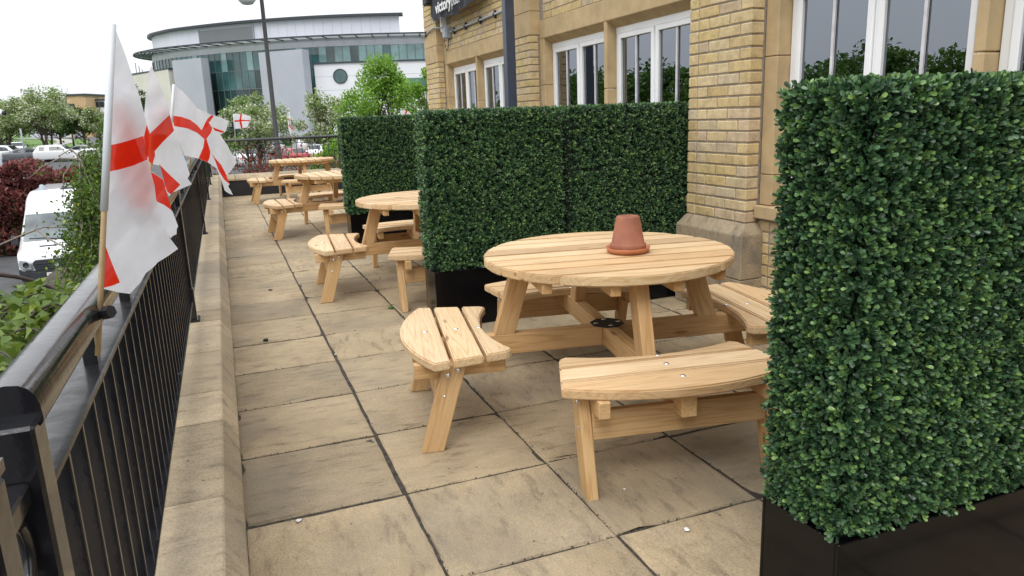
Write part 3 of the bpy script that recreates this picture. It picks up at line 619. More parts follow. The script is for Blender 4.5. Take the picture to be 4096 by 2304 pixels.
def ring_mesh(R0, r0): return MB().lathe([(R0+r0*math.cos(a), r0*math.sin(a)) for a in np.linspace(0, 2*PI, 9)], 28).mesh('ring', smooth=True)
rg = ring_mesh(.052, .008); rs = ring_mesh(.045, .007)
for zz in (.2, .31, .42): link('ring', rs, 'iron', t, (0, 15.4, zz), (0, PI/2, 0))
for yy in (13.7, 13.9, 14.1, 14.3, 14.5, 14.7, 14.9, 15.1): link('baluster', bpy.data.meshes['baluster'], 'iron', t, (0, yy, 0))
# ring panel and next section nearer the camera
t2 = thing('iron_railing', 'short ring panel and end of the next railing section at the near corner', 'railing', (XR, -1.86, .42))
for yy in (0, -.9): link('post', bpy.data.meshes['post'], 'iron', t2, (0, yy, 0))
for zz in (.555, .44, .325, .21): link('ring', rg, 'iron', t2, (0, .085, zz), (0, PI/2, 0))
MB().box(-.012, .012, .026, .144, .602, .628).obj('top_bar', 'iron', t2, bevel=.003); MB().box(-.012, .012, .026, .144, .12, .145).obj('bottom_bar', 'iron', t2, bevel=.003)
MB().box(-.031, .031, -1.0, .028, .685, .725).obj('handrail', 'iron', t2, bevel=.014, seg=3); MB().box(-.025, .025, -.88, -.02, .597, .609).obj('mid_rail', 'iron', t2)
for k in range(7): link('baluster', bpy.data.meshes['baluster'], 'iron', t2, (0, -.12-k*.107, 0))
tf = railing('iron_railing', 'black iron railing along the far end wall of the terrace', False, -.62, 13.98, 4.4, [.12, 2.53, 4.3], [], sp=.112)

# ================================================================== PICNIC TABLES
ZT, ZS = .76, .43
RT = .60
def offs(me):
    c = centred(me); return me, tuple(c)
tops = []
npl = 9; pwid = 2*RT/npl
for j in range(npl):
    y0, y1 = -RT+j*pwid+.0095, -RT+(j+1)*pwid-.0095
    rr = RT
    ys = np.linspace(y0, y1, 5); e = [math.sqrt(max(rr*rr-y*y, .0004)) for y in ys]
    poly = [(x, y) for x, y in zip(e, ys)] + [(-x, y) for x, y in zip(e[::-1], ys[::-1])]
    if j in (0, npl-1):
        ang = np.linspace(0, 1, 9); yy0 = y1 if j == 0 else y0; xm = math.sqrt(rr*rr-yy0*yy0); s_ = -1 if j == 0 else 1
        poly = [(x, s_*math.sqrt(max(rr*rr-x*x, 0))) for x in np.linspace(-xm, xm, 17)]
        if j == 0: pass
        else: poly = poly[::-1]
    tops.append(offs(MB().prism(poly, ZT-.042, ZT).mesh('top_plank', bevel=.005, seg=2)))
def seat_poly(kind):
    hv = lambda u: .398+(u-.57)*.235
    if kind == 'outer':
        e = hv(.9); arc = [(v_, math.sqrt(1.022**2-v_*v_)+.002) for v_ in np.linspace(-e, e, 15)]; return [(-hv(.839), .839)]+arc+[(hv(.839), .839)]
    if kind == 'mid': return [(-hv(.692), .692), (-hv(.822), .822), (hv(.822), .822), (hv(.692), .692)]
    inn = [(v_, .634-.078*(v_/.37)**2) for v_ in np.linspace(.37, -.37, 13)]; return [(-hv(.58), .58), (-hv(.676), .676), (hv(.676), .676), (hv(.58), .58)]+inn
def seat_mesh(kind): return offs(MB().prism([(x, -u) for x, u in seat_poly(kind)], ZS-.04, ZS).mesh('seat_plank', bevel=.006, seg=2))
SEAT = {k: seat_mesh(k) for k in ('outer', 'mid', 'inner')}
def bar(p, q, w, h, up=(0, 0, 1), name='bar', bevel=.003):
    """board from p to q, local X along it (for the grain); w across, h along up"""
    p, q = Vector(p), Vector(q); d = (q-p); l = d.length; d.normalize(); u = Vector(up); y = u.cross(d).normalized(); z = d.cross(y)
    mtx = Matrix((d, y, z)).transposed().to_4x4(); mtx.translation = (p+q)/2
    return MB().box(-l/2, l/2, -w/2, w/2, -h/2, h/2).mesh(name, bevel=bevel), mtx
def cutfoot(me, mtx, z0, z1=None):   # cut board ends level
    inv = mtx.inverted()
    bm = bmesh.new(); bm.from_mesh(me)
    for zz, up in ((z0, -1), (z1, 1)):
        if zz is None: continue
        r_ = bmesh.ops.bisect_plane(bm, geom=bm.verts[:]+bm.edges[:]+bm.faces[:], plane_co=inv @ Vector((0, 0, zz)), plane_no=(inv.to_3x3() @ Vector((0, 0, up))), clear_outer=True)
        ed = [e for e in r_['geom_cut'] if isinstance(e, bmesh.types.BMEdge)]
        bmesh.ops.contextual_create(bm, geom=ed)
    bm.to_mesh(me); bm.free(); return me
bolt_m = MB().lathe([(0, .004), (.006, .0035), (.0105, .0015), (.0115, 0)], 12).mesh('bolt', smooth=True)
PARTS = []          # (name, mesh, material, matrix)
def part(name, me, mat, mtx): PARTS.append((name, me, mat, mtx))
for me, c in tops: part('top_plank', me, 'wood_x', Matrix.Translation(c))
for x in (-.40, -.14, .14, .40):
    hl = math.sqrt(RT*RT-x*x)-.035; me, mt = bar((x, -hl, ZT-.042-.0255), (x, hl, ZT-.042-.0255), .045, .05, name='top_cleat'); part('top_cleat', me, 'wood_leg', mt)
for k in range(4):
    rk = Matrix.Rotation(k*PI/2, 4, 'Z')
    for kd in SEAT:
        me, c = SEAT[kd]; part('seat_plank', me, 'wood_x', rk @ Matrix.Translation(c))
    if k == 0:
        me, mt = bar((0, -.975, ZS-.04-.0505), (0, .975, ZS-.04-.0505), .062, .10, name='cross_beam'); CB = (me, mt); part('cross_beam', me, 'wood_leg', mt)
    if k in (1, 3):
        me, mt = bar((0, -.975, ZS-.04-.0505), (0, -.032, ZS-.04-.0505), .062, .10, name='cross_beam'); part('cross_beam', me, 'wood_leg', rk @ mt)
    me, mt = bar((0, -.535, .36), (0, -.42, ZT-.03), .06, .095, up=(0, 1, 0), name='table_leg'); me = cutfoot(me, mt, ZS-.04+.0008, ZT-.043); part('table_leg', me, 'wood_leg', rk @ mt)
    for s_ in (-1, 1):
        me, mt = bar((s_*.335, -.585, ZS-.04-.0335), (s_*.335, -.985, ZS-.04-.0335), .045, .066, name='seat_cleat'); part('seat_cleat', me, 'wood_leg', rk @ mt)
        me, mt = bar((s_*.381, -.945, -.05), (s_*.381, -.80, ZS), .044, .095, up=(0, 1, 0), name='seat_leg'); me = cutfoot(me, mt, 0.0015, ZS-.0412); part('seat_leg', me, 'wood_leg', rk @ mt)
        for uu, zz in ((.80, .365), (.845, .345)): part('bolt', bolt_m, 'bolt', rk @ Matrix.Translation((s_*(.381+.0222), -uu, zz)) @ Matrix.Rotation(s_*PI/2, 4, 'Y'))
        part('bolt', bolt_m, 'bolt', rk @ Matrix.Translation((s_*(.381+.0222), -.865, .25)) @ Matrix.Rotation(s_*PI/2, 4, 'Y') @ Matrix.Scale(.6, 4))
    me, mt = bar((-.357, -.885, .265), (.357, -.885, .265), .034, .115, name='apron'); part('apron', me, 'wood_leg', rk @ mt)
    for uu in (.645, .757, .905): part('bolt', bolt_m, 'bolt', rk @ Matrix.Translation(({.645: .004, .757: -.003, .905: .002}[uu], -uu, ZS+.0006)))
pl = MB().prism([(.085*math.cos(a+PI/8), .085*math.sin(a+PI/8)) for a in np.linspace(0, 2*PI, 9)[:-1]], ZS-.0395, ZS-.034).mesh('centre_plate', bevel=.001); part('centre_plate', pl, 'matt_black', Matrix.Identity(4))
for a in range(4): part('bolt', bolt_m, 'bolt', Matrix.Translation((.058*math.cos(a*PI/2), .058*math.sin(a*PI/2), ZS-.0336)))
TABLES = [((1.18, .53), -10.2, 'nearest round pine picnic table with an upturned flowerpot on it'),
          ((1.098, 3.658), -4.2, 'second round pine picnic table, half hidden behind the middle hedge'),
          ((.94, 7.45), 92.4, 'third round pine picnic table, beyond the far hedge planter'),
          ((.90, 12.1), 90.0, 'farthest round pine picnic table, in front of the end railing')]
for (x, y), a, lab in TABLES:
    t = thing('picnic_table', lab, 'table', (x, y, 0), R(a), 'round picnic tables on the terrace')
    for nm, me, mt, mx in PARTS:
        o = bpy.data.objects.new(nm, me); COL.objects.link(o); o.parent = t; o.matrix_local = mx
        if not me.materials: me.materials.append(M[mt])
# flowerpot and saucer
pot = thing('flowerpot', 'upturned brown terracotta flowerpot on the nearest table', 'flowerpot', (1.245, .435, ZT+.012))
MB().lathe([(.083, 0), (.086, .003), (.086, .03), (.082, .034), (.078, .036), (.056, .158), (.050, .164), (.012, .165), (.012, .15)], 36).obj('pot_body', 'terracotta', pot, smooth=False)
bpy.data.objects['pot_body'].data.polygons.foreach_set('use_smooth', [True]*len(bpy.data.objects['pot_body'].data.polygons))
o = MB().lathe([(0, 0), (.088, 0), (.098, .006), (.106, .026), (.102, .027), (.094, .010), (.0, .009)], 36).obj('saucer', 'terracotta2', None, smooth=True, loc=(1.245, .435, ZT+.0015)); tag(o, 'orange terracotta saucer under the upturned pot', 'saucer')
pot.location.z = ZT+.0115

# ================================================================== HEDGE PLANTERS
def hedge_mesh(fine):
    Lx, Dy, Z0, Z1 = .952, .235, .012, 1.05; P = []; NRM = []
    def face(n, f, nrm):
        a = rng.random((n, 2)); P.append(f(a)); NRM.append(np.tile(nrm, (n, 1)))
    dn = 7600 if fine else 4800
    face(int(dn*1.0), lambda a: np.stack([-Lx/2+a[:, 0]*Lx, np.full(len(a), -Dy/2), Z0+a[:, 1]*(Z1-Z0)], 1), (0, -1, 0))
    face(int(dn*.8), lambda a: np.stack([-Lx/2+a[:, 0]*Lx, np.full(len(a), Dy/2), Z0+a[:, 1]*(Z1-Z0)], 1), (0, 1, 0))
    for s_ in (-1, 1): face(int(dn*.25), lambda a: np.stack([np.full(len(a), s_*Lx/2), -Dy/2+a[:, 0]*Dy, Z0+a[:, 1]*(Z1-Z0)], 1), (s_, 0, 0))
    face(int(dn*.25), lambda a: np.stack([-Lx/2+a[:, 0]*Lx, -Dy/2+a[:, 1]*Dy, np.full(len(a), Z1)], 1), (0, 0, 1))
    # rounded vertical edge, extra sprigs
    P = np.concatenate(P); NR = np.concatenate(NRM); n = len(P)
    P = P - NR*rng.uniform(0, .014, (n, 1)); P += rng.normal(0, .002, (n, 3))
    stem = NR + rng.normal(0, .33, (n, 3)) + np.array([0, 0, .55])*(1-np.abs(NR[:, 2:3])); stem /= np.linalg.norm(stem, axis=1, keepdims=True)
    pos = []; dr = []; up = []; rn = []; ln_ = []
    tone = rng.random(n)
    side0 = np.cross(stem, rng.normal(size=(n, 3))); side0 /= np.linalg.norm(side0, axis=1, keepdims=True); side1 = np.cross(stem, side0)
    for k in range(3):
        for sgn in (1, -1):
            sv = (side0 if k % 2 == 0 else side1)*sgn
            pos.append(P + stem*(.006+.0085*k)); d = sv*(1.0-.22*k) + stem*(.55+.25*k) + rng.normal(0, .12, (n, 3)); dr.append(d); up.append(stem + rng.normal(0, .15, (n, 3)))
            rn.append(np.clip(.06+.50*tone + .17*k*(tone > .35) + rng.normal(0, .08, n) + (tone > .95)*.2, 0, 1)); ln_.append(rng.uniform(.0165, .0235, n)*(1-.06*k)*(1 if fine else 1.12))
    pos, dr, up, rn, ln_ = map(np.concatenate, (pos, dr, up, rn, ln_))
    return leaf_mesh('hedge_foliage', pos, dr, up, ln_, ln_*(.52 if fine else .6), rn, 2 if fine else False)
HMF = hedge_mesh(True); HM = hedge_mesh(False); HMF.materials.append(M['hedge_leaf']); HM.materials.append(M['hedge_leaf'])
box_m = {}
def planter_mesh(l):
    d = .27; h = .40; t_ = .012; mb = MB()
    mb.box(-l/2, l/2, -d/2, -d/2+t_, 0.003, h).box(-l/2, l/2, d/2-t_, d/2, 0.003, h).box(-l/2, -l/2+t_, -d/2+t_, d/2-t_, .003, h-.0004).box(l/2-t_, l/2, -d/2+t_, d/2-t_, .003, h-.0004)
    return mb.mesh('planter_box', bevel=.0025)
PLM = planter_mesh(1.0); LID = MB().box(-.487, .487, -.122, .122, .37, .388).mesh('planter_lid'); CORE = MB().box(-.47, .47, -.098, .098, .39, 1.42).mesh('hedge_core')  # the core is a solid box added inside the leaves to stop light
HEDGES = [((1.235, -1.29), 0, 'nearest artificial box hedge in a black planter at the right of the photo'), ((2.24, -1.29), PI, 'artificial box hedge in a black planter running out of frame at the right edge'),
          ((1.237, 2.265), 0, 'left half of the middle box hedge, behind the nearest table'), ((2.242, 2.265), PI, 'right half of the middle box hedge, against the brick pilaster'),
          ((1.25, 5.83), PI, 'left half of the far box hedge, behind the second table'), ((2.255, 5.83), 0, 'right half of the far box hedge, beside the pub wall')]
for i, ((x, y), a, lab) in enumerate(HEDGES):
    t = thing('hedge_planter', lab, 'hedge', (x, y, 0), a, 'box hedges in black planters')
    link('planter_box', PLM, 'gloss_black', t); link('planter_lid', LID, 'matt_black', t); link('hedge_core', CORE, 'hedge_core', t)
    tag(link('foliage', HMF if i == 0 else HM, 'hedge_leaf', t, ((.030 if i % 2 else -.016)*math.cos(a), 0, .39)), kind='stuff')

# ================================================================== FLAGS
def inside(p, poly):
    x, y = p; c = False; j = len(poly)-1
    for i in range(len(poly)):
        (xi, yi), (xj, yj) = poly[i], poly[j]
        if (yi > y) != (yj > y) and x < (xj-xi)*(y-yi)/(yj-yi)+xi: c = not c
        j = i
    return c
def cv(pts, ox, oy, s): return [((ox+x/s)/(4096/2576), (oy+y/s)/(4096/2576)) for x, y in pts]
def densify(poly, step):
    out = []
    for a, b_ in zip(poly, poly[1:]+poly[:1]):
        n = max(1, int(math.hypot(b_[0]-a[0], b_[1]-a[1])/step))
        out += [(a[0]+(b_[0]-a[0])*i/n, a[1]+(b_[1]-a[1])*i/n) for i in range(n)]
    return out
def cloth(parent, outline, reds, depth, step=6, name='cloth'):
    """cloth cut to an outline, red where the cross runs; depth(x, y) gives how far along the terrace each point hangs"""
    ol = densify(outline, step); pts = list(ol); ed = [(i, (i+1) % len(ol)) for i in range(len(ol))]
    for rp_ in reds:
        rd = [q for q in densify(rp_, step)]; b0 = len(pts); pts += rd; ed += [(b0+i, b0+(i+1) % len(rd)) for i in range(len(rd))]
    xs = [q[0] for q in ol]; ys = [q[1] for q in ol]
    for x in np.arange(min(xs), max(xs), step):
        for y in np.arange(min(ys), max(ys), step):
            if inside((x, y), ol): pts.append((x+random.uniform(-1, 1), y+random.uniform(-1, 1)))
    v2, e2, f2, *_ = geometry.delaunay_2d_cdt([Vector(q) for q in pts], ed, [], 0, 1e-4)
    V = [at_y(q[0], q[1], depth(q[0], q[1])) for q in v2]; inv = parent.matrix_world.inverted() if False else None
    loc = np.array(parent.location); F = []; MI = []
    for f in f2:
        c = sum((v2[i] for i in f), Vector((0, 0)))/len(f)
        if not inside((c.x, c.y), outline): continue
        F.append(list(f)); MI.append(1 if any(inside((c.x, c.y), rp_) for rp_ in reds) else 0)
    me = pyd(name, [q-loc for q in V], F); me.materials.append(M['flag_white']); me.materials.append(M['flag_red'])
    me.polygons.foreach_set('material_index', MI); me.polygons.foreach_set('use_smooth', [True]*len(F))
    o = bpy.data.objects.new(name, me); COL.objects.link(o); o.parent = parent; return o
def flag_stick(label, base, top, sl=None, r=.0045, group='small cross flags tied to the railings'):
    t = thing('hand_flag', label, 'flag', tuple(base), 0, group); d = Vector(top)-Vector(base)
    MB().tube([(0, 0, 0), d*.5, d*.985], r, 8).obj('stick', 'stick', t, smooth=True)
    if sl is not None: MB().tube([d*sl, d*.7, d*1.0, d*1.004], [r*1.32, r*1.32, r*1.28, r*.5], 10).obj('sleeve', 'sleeve', t, smooth=True)
    return t
c1 = lambda *p: cv(p, 360, 60, 2.415); c2 = lambda *p: cv(p, 360, 600, 2.415); c3 = lambda *p: cv(p, 640, 300, 2.897); c4 = lambda *p: cv(p, 900, 400, 4.83); c7 = lambda *p: cv(p, 1280, 400, 2.635)
# nearest flag
Y1 = -1.237
t = flag_stick('nearest and largest cross flag, its cloth torn along the fly edge', at_y(246, 894, Y1), at_y(282.5, 61, Y1), .455)
front = c1((247, 140), (330, 350), (410, 590), (480, 790), (522, 945), (548, 1050), (520, 1180), (545, 1300), (558, 1400)) + c2((558, 90), (600, 260), (622, 340), (640, 480), (690, 650), (712, 740), (745, 800), (780, 862), (812, 905), (850, 955), (760, 1020), (650, 1088), (635, 1110), (590, 1150), (540, 1190), (480, 1290), (440, 1330), (385, 1390), (290, 1378), (120, 1340), (128, 1100), (136, 880), (145, 430), (160, 215)) + c1((165, 1440), (175, 1260), (195, 900), (215, 560))
fred = [c1((174, 1262), (300, 1235), (420, 1200), (515, 1168), (545, 1300), (557, 1400)) + c2((556, 92), (420, 150), (280, 190), (161, 214)), c2((136, 885), (170, 985), (230, 1140), (289, 1280), (220, 1310), (122, 1334))]
def d1(x, y): return Y1 + .012 + max(0, (x-262)*.00055) + .003*math.sin(x*.06+y*.02) + .002*math.sin(y*.045-x*.03) + .0008*math.sin(x*.13+y*.11)
cloth(t, front, fred, d1)
back = c1((515, 1010), (548, 1050), (570, 1130), (560, 1230), (566, 1400)) + c2((562, 60), (575, 195), (640, 240), (705, 285), (790, 585), (800, 600), (830, 680), (850, 735), (838, 765), (835, 815), (800, 830), (780, 852), (740, 800), (640, 640), (560, 420), (520, 200))
cloth(t, back, [c2((583, 208), (640, 242), (704, 287), (750, 430), (790, 585), (715, 530), (648, 500), (600, 380)), c1((519, 1180), (549, 1056), (569, 1130), (562, 1250), (565, 1399)) + c2((563, 70), (540, 60))], lambda x, y: d1(x, y)+.035)
# the hoist half of the cloth doubled behind the front fold: its red arm glows through
rear = c1((200, 700), (300, 720), (480, 900), (520, 1180)) + c2((520, 60), (600, 330), (560, 620), (420, 700), (230, 560), (150, 420), (160, 215)) + c1((176, 1240), (190, 900))
cloth(t, rear, [c1((197, 822), (250, 835), (330, 960), (430, 1180)) + c2((500, 60), (590, 330), (540, 560), (400, 560), (300, 380), (230, 120)) + c1((260, 1250), (192, 1060))], lambda x, y: d1(x, y)+.022)
MB().tube([Vector(at_y(246, 790, Y1+.03))-t.location, Vector(at_y(262, 788, Y1))-t.location, Vector(at_y(280, 783, Y1-.01))-t.location], .011, 6).obj('tape_tie', 'matt_black', t)
# second flag
Y2 = -.30
t = flag_stick('second cross flag from the camera, hanging folded behind the first', at_y(374, 640, Y2+.09), at_y(383, 185, Y2+.075), None)
o2 = c1((590, 490), (605, 520), (640, 580), (720, 790), (770, 960), (830, 1130), (900, 1350)) + c3((300, 1010), (345, 1150), (335, 1175), (320, 1195), (345, 1235), (370, 1265), (270, 1310), (150, 1362), (105, 1405), (80, 1360), (0, 1050)) + c1((600, 1440), (545, 1400), (500, 1200), (540, 1060), (525, 940), (540, 760), (565, 560))
r2 = [c1((579, 1146), (690, 1040), (769, 963), (812, 1120), (700, 1230), (625, 1317), (632, 1400)) + c2((625, 60), (600, 160), (579, 200), (520, 150)) + c1((500, 1300), (520, 1170), (548, 1062)), c2((665, 135), (770, 240), (872, 335), (782, 430), (745, 402), (705, 285))]
def d2(x, y): return Y2 + .015 + max(0, (x-372)*.0012) + .012*math.sin(x*.05+y*.03) + .006*math.sin(y*.06)
cloth(t, o2, r2, d2, 5)
rear2 = c1((600, 820), (760, 840), (770, 960), (690, 1120), (560, 1180), (540, 1000)); cloth(t, rear2, [c1((610, 915), (745, 925), (755, 950), (690, 1060), (600, 1060))], lambda x, y: d2(x, y)+.03, 6)
# third flag
Y3 = .82
t = flag_stick('third cross flag from the camera, blown out with a torn twisted tail', at_y(424, 430, Y3), at_y(437, 213, Y3), .40)
o3 = c3((160, 110), (240, 170), (340, 270), (430, 385), (500, 470), (535, 515), (605, 600), (640, 655), (700, 690), (722, 730), (790, 830), (830, 910), (855, 960), (885, 1020), (830, 1100), (770, 1165), (805, 1265), (790, 1290), (815, 1330), (845, 1390), (800, 1375), (750, 1340), (720, 1250), (690, 1170), (655, 1080), (552, 1012), (445, 968), (280, 935), (215, 760), (165, 600), (138, 470), (148, 300))
r3 = [c3((140, 470), (250, 485), (350, 520), (430, 580), (482, 640), (540, 522), (570, 560), (606, 615), (590, 670), (538, 740), (585, 890), (575, 960), (552, 1011), (446, 967), (500, 840), (515, 745), (430, 670), (320, 620), (162, 592)), c3((598, 908), (640, 965), (710, 1045), (772, 1165), (804, 1265), (740, 1210), (680, 1110), (640, 1000))]
def d3(x, y): return Y3 + .01 + max(0, (x-432)*.0022) + .03*math.sin(x*.055+y*.012) + .012*math.sin(y*.05-x*.05)
cloth(t, o3, r3, d3, 5)
Y4 = 1.9
t = flag_stick('fourth cross flag from the camera, peeping out behind the third', at_y(478, 420, Y4), at_y(486, 268, Y4), .4)
cloth(t, c3((330, 330), (430, 385), (580, 455), (700, 490), (795, 535), (765, 650), (742, 668), (705, 690), (605, 640), (450, 600), (340, 560)), [c3((500, 600), (540, 520), (595, 462), (622, 478), (570, 550), (540, 620)), c3((600, 600), (660, 625), (744, 655), (730, 672), (650, 650), (600, 640))], lambda x, y: Y4+.02+max(0, (x-480)*.002)+.02*math.sin(x*.07), 5)
Y5 = 13.93
t = flag_stick('small cross flag flying flat on the far railing left of the lamp post', at_y(593, 367, Y5), at_y(587, 287, Y5), .45, .006)
cloth(t, c4((165, 268), (320, 268), (430, 295), (510, 330), (480, 410), (430, 530), (330, 545), (190, 560)), [c4((298, 268), (330, 268), (310, 380), (342, 545), (308, 548), (273, 400)), c4((180, 392), (330, 382), (484, 390), (478, 412), (330, 408), (183, 430))], lambda x, y: Y5+.02+.02*math.sin(x*.25), 3)
t = flag_stick('small cross flag hanging limp on the far railing right of the lamp post', at_y(738, 362, Y5), at_y(727, 282, Y5), .45, .006)
cloth(t, c4((1208, 262), (1222, 300), (1238, 420), (1260, 470), (1300, 520), (1320, 560), (1280, 640), (1255, 660), (1222, 530), (1212, 380)), [c4((1212, 366), (1234, 370), (1236, 395), (1214, 394)), c4((1245, 455), (1290, 520), (1318, 550), (1306, 575), (1262, 545), (1232, 500))], lambda x, y: Y5+.02, 2)
t = flag_stick('cross flag whose top alone shows above the far hedge', at_y(1006, 360, Y5), at_y(1009, 276, Y5), .45, .006)
cloth(t, c7((852, 112), (890, 108), (935, 122), (962, 148), (965, 200), (880, 215), (855, 200)), [c7((905, 110), (925, 118), (905, 152), (900, 212), (884, 212), (890, 150)), c7((855, 160), (962, 160), (963, 172), (855, 172))], lambda x, y: Y5+.02, 2)

# ================================================================== TREES, SHRUBS
def tree(name, label, loc, H, rx, rz, zc, n_clump, n_leaf, ls, mat, seed, trunk_r=.12, stems=1, cat='tree', group=None, cl=.34, simple=True, bark='bark', gap=.0, spire=0):
    """tapered trunk(s), limbs to each leaf clump, leaves scattered through the clumps"""
    r = np.random.default_rng(seed); t = thing(name, label, cat, loc, 0, group)
    C = []
    while len(C) < n_clump:
        q = r.uniform(-1, 1, 3); rad = np.linalg.norm(q)
        if rad > 1 or rad < .25: continue
        if q[2] < -.75: continue
        w = 1.0 - .35*max(0, q[2])*(1+spire)
        C.append((q[0]*rx*w, q[1]*rx*w, zc+q[2]*rz + spire*rz*.3*max(0, q[2])))
    C = np.array(C); tr = MB(); heads = []
    for s_ in range(stems):
        a = 2*PI*s_/max(1, stems)+seed; b0 = Vector((.12*math.cos(a)*(stems > 1), .12*math.sin(a)*(stems > 1), -.1)); top = Vector((rx*.28*math.cos(a)*(stems > 1), rx*.28*math.sin(a)*(stems > 1), zc+rz*.35))
        path = bezier(b0, (b0+top)/2+Vector((r.normal(0, .06), r.normal(0, .06), 0))*H*.15, top, 8); tr.tube(path, [trunk_r*(1-.82*i/7) for i in range(8)], 8); heads.append(path)
    for c in C:
        pth = heads[r.integers(len(heads))]; k = int(np.clip(2+4*(c[2]-zc+rz)/(2*rz), 2, 5)); a = pth[k]; mid = (a+Vector(c))/2+Vector((0, 0, .12*rz))
        tr.tube(bezier(a, mid, c, 5), [trunk_r*f for f in (.30, .22, .15, .10, .05)], 5, cap=False)
    tr.obj('trunk', bark, t, smooth=True)
    k = r.integers(0, n_clump, n_leaf); sz = r.uniform(.6, 1.35, n_clump)*cl
    off = r.normal(0, 1, (n_leaf, 3)); off /= np.linalg.norm(off, axis=1, keepdims=True); off *= (r.random((n_leaf, 1))**.45)*sz[k][:, None]*np.array([1, 1, .72])*rx
    P = C[k]+off; d = r.normal(0, 1, (n_leaf, 3)); d[:, 2] -= .1; up = r.normal(0, .8, (n_leaf, 3)); up[:, 2] += .9
    tone = r.random(n_clump)*.35; rn = np.clip(tone[k] + r.random(n_leaf)*.65, 0, 1); l = r.uniform(.7, 1.3, n_leaf)*ls
    tag(link('crown', leaf_mesh('crown', P, d, up, l, l*.62, rn, simple), mat, t), kind='stuff'); return t
def gl(p): return (p[0], p[1], g(p[0], p[1]))
haw = 'hawthorn trees in blossom'
tree('hawthorn_tree', 'white blossoming hawthorn left of the lamp post, behind the far railing', gl(at_d(632, 290, 44)), 6, 2.5, 1.75, 4.2, 54, 8500, .16, 'hawthorn', 3, .13, 3, group=haw, cl=.27)
tree('hawthorn_tree', 'white blossoming hawthorn between the lamp post and the bright green tree', gl(at_d(822, 280, 46)), 6, 1.75, 1.9, 4.2, 34, 6000, .17, 'hawthorn', 5, .12, 3, group=haw)
tree('hawthorn_tree', 'largest white blossoming hawthorn, at the left beyond the red hedge', gl(at_d(108, 300, 78)), 7.4, 3.8, 2.1, 5.3, 64, 9000, .24, 'hawthorn', 11, .16, 3, group=haw, cl=.24)
tree('hawthorn_tree', 'low blossoming hawthorn cut by the left edge of the photo', gl(at_d(5, 305, 80)), 6, 3.4, 1.8, 4.2, 46, 6500, .25, 'hawthorn', 12, .15, 3, group=haw, cl=.26)
tree('hawthorn_tree', 'thin blossoming hawthorn just left of the nearest flag', gl(at_d(247, 310, 84)), 5.6, 1.6, 1.9, 3.7, 24, 3500, .24, 'hawthorn', 17, .11, 2, group=haw)
tree('ash_tree', 'bright green feathery tree rising above the far hedge beside the pub', gl(at_d(962, 235, 38)), 7, 2.5, 2.35, 4.6, 60, 15000, .15, 'ash', 21, .14, 2, cl=.30, spire=.5)
tree('young_tree', 'slender bright green tree touching the pub corner', gl(at_d(1066, 215, 36)), 7, .8, 2.1, 4.8, 22, 3600, .14, 'ash', 22, .09, 1, cl=.4)
tree('ash_tree', 'low bright green bush below the second hawthorn, behind the far railing', gl(at_d(838, 350, 30)), 4, 1.15, 1.25, 2.3, 26, 4500, .12, 'ash', 25, .07, 3)
tree('field_tree', 'round mid green tree under the tan brick building at left', gl(at_d(207, 315, 92)), 6, 2.5, 1.8, 3.9, 44, 8000, .26, 'dark_tree', 31, .2, 1)
tree('field_tree', 'green tree behind the big hawthorn at left', gl(at_d(140, 285, 112)), 6, 3.6, 1.9, 4.2, 44, 7000, .36, 'dark_tree', 32, .2, 1)
tree('field_tree', 'distant dark green tree behind the low hawthorn at the left edge', gl(at_d(15, 290, 130)), 7, 5.0, 2.4, 4.6, 44, 6500, .42, 'dark_tree', 33, .2, 1)
tree('field_tree', 'small tree standing between the first flag and the cream block', gl(at_d(352, 265, 96)), 7, 1.6, 2.4, 6.0, 22, 2600, .24, 'dark_tree', 34, .12, 1)
for i, (dx, rr) in enumerate(((-26, 3), (-31, 4.5), (-8.5, 2.2))):
    tree('verge_shrub', ['clipped dark shrub on the verge at the far left', 'dark green hedge bush beside the distant pavement', 'round low shrub on the verge right of the road'][i], gl((dx, (108, 118, 112)[i], 0)), 2, rr, .9, .8, 26, 3000, .25, 'dark_tree', 60+i, .05, 3, cat='shrub')
# trees across the car park, mirrored in the pub windows
k0 = None
for i in range(17):
    az = R(-19.5-3.9*i); dd = 66+7*math.sin(i*2.1)+(9 if i < 3 else 0); x, y = CAM[0]+dd*math.sin(az), CAM[1]+dd*math.cos(az); sc = .92+.16*math.sin(i*3.3)
    if i < 2: k = tree('boundary_tree', 'dark leafy tree across the car park, seen only mirrored in the pub windows', (x, y, g(x, y)), 9, 4.2, 3.0, 5.2, 44, 6000, .42, 'mid_tree', 80+i, .2, 1, group='trees mirrored in the pub windows'); K = [k] if i == 0 else K+[k]
    else:
        src = K[i % 2]; c = src.copy(); COL.objects.link(c); c.location = (x, y, g(x, y))
        for ch in src.children: q = ch.copy(); COL.objects.link(q); q.parent = c
    (k if i < 2 else c).rotation_euler = (0, 0, i*1.7); (k if i < 2 else c).scale = (1.15, 1.15, sc*1.03)
def shrub_mass(name, label, mat, sampler, n, ls, cat='hedge', simple=True, kind=None, stems=None, group=None, upb=.6):
    t = thing(name, label, cat, (0, 0, 0), 0, group); P, d = sampler(n); c = P.mean(0); c[2] = P[:, 2].min(); t.location = c
    up = rng.normal(0, .7, (n, 3)); up[:, 2] += upb; l = rng.uniform(.7, 1.3, n)*ls
    hz = (P[:, 2]-P[:, 2].min())/max(.01, np.ptp(P[:, 2])); rn = np.clip(.15+.5*rng.random(n)+.35*(np.sin(P[:, 0]*2.1+P[:, 2]*3)*.5+.5)*rng.random(n)+.25*(hz-.5), 0, 1)
    tag(link('foliage', leaf_mesh('foliage', P-c, d, up, l, l*.5, rn, simple), mat, t), kind='stuff')
    if stems is not None: stems(c).obj('stems', 'twig', t, smooth=True)
    return t
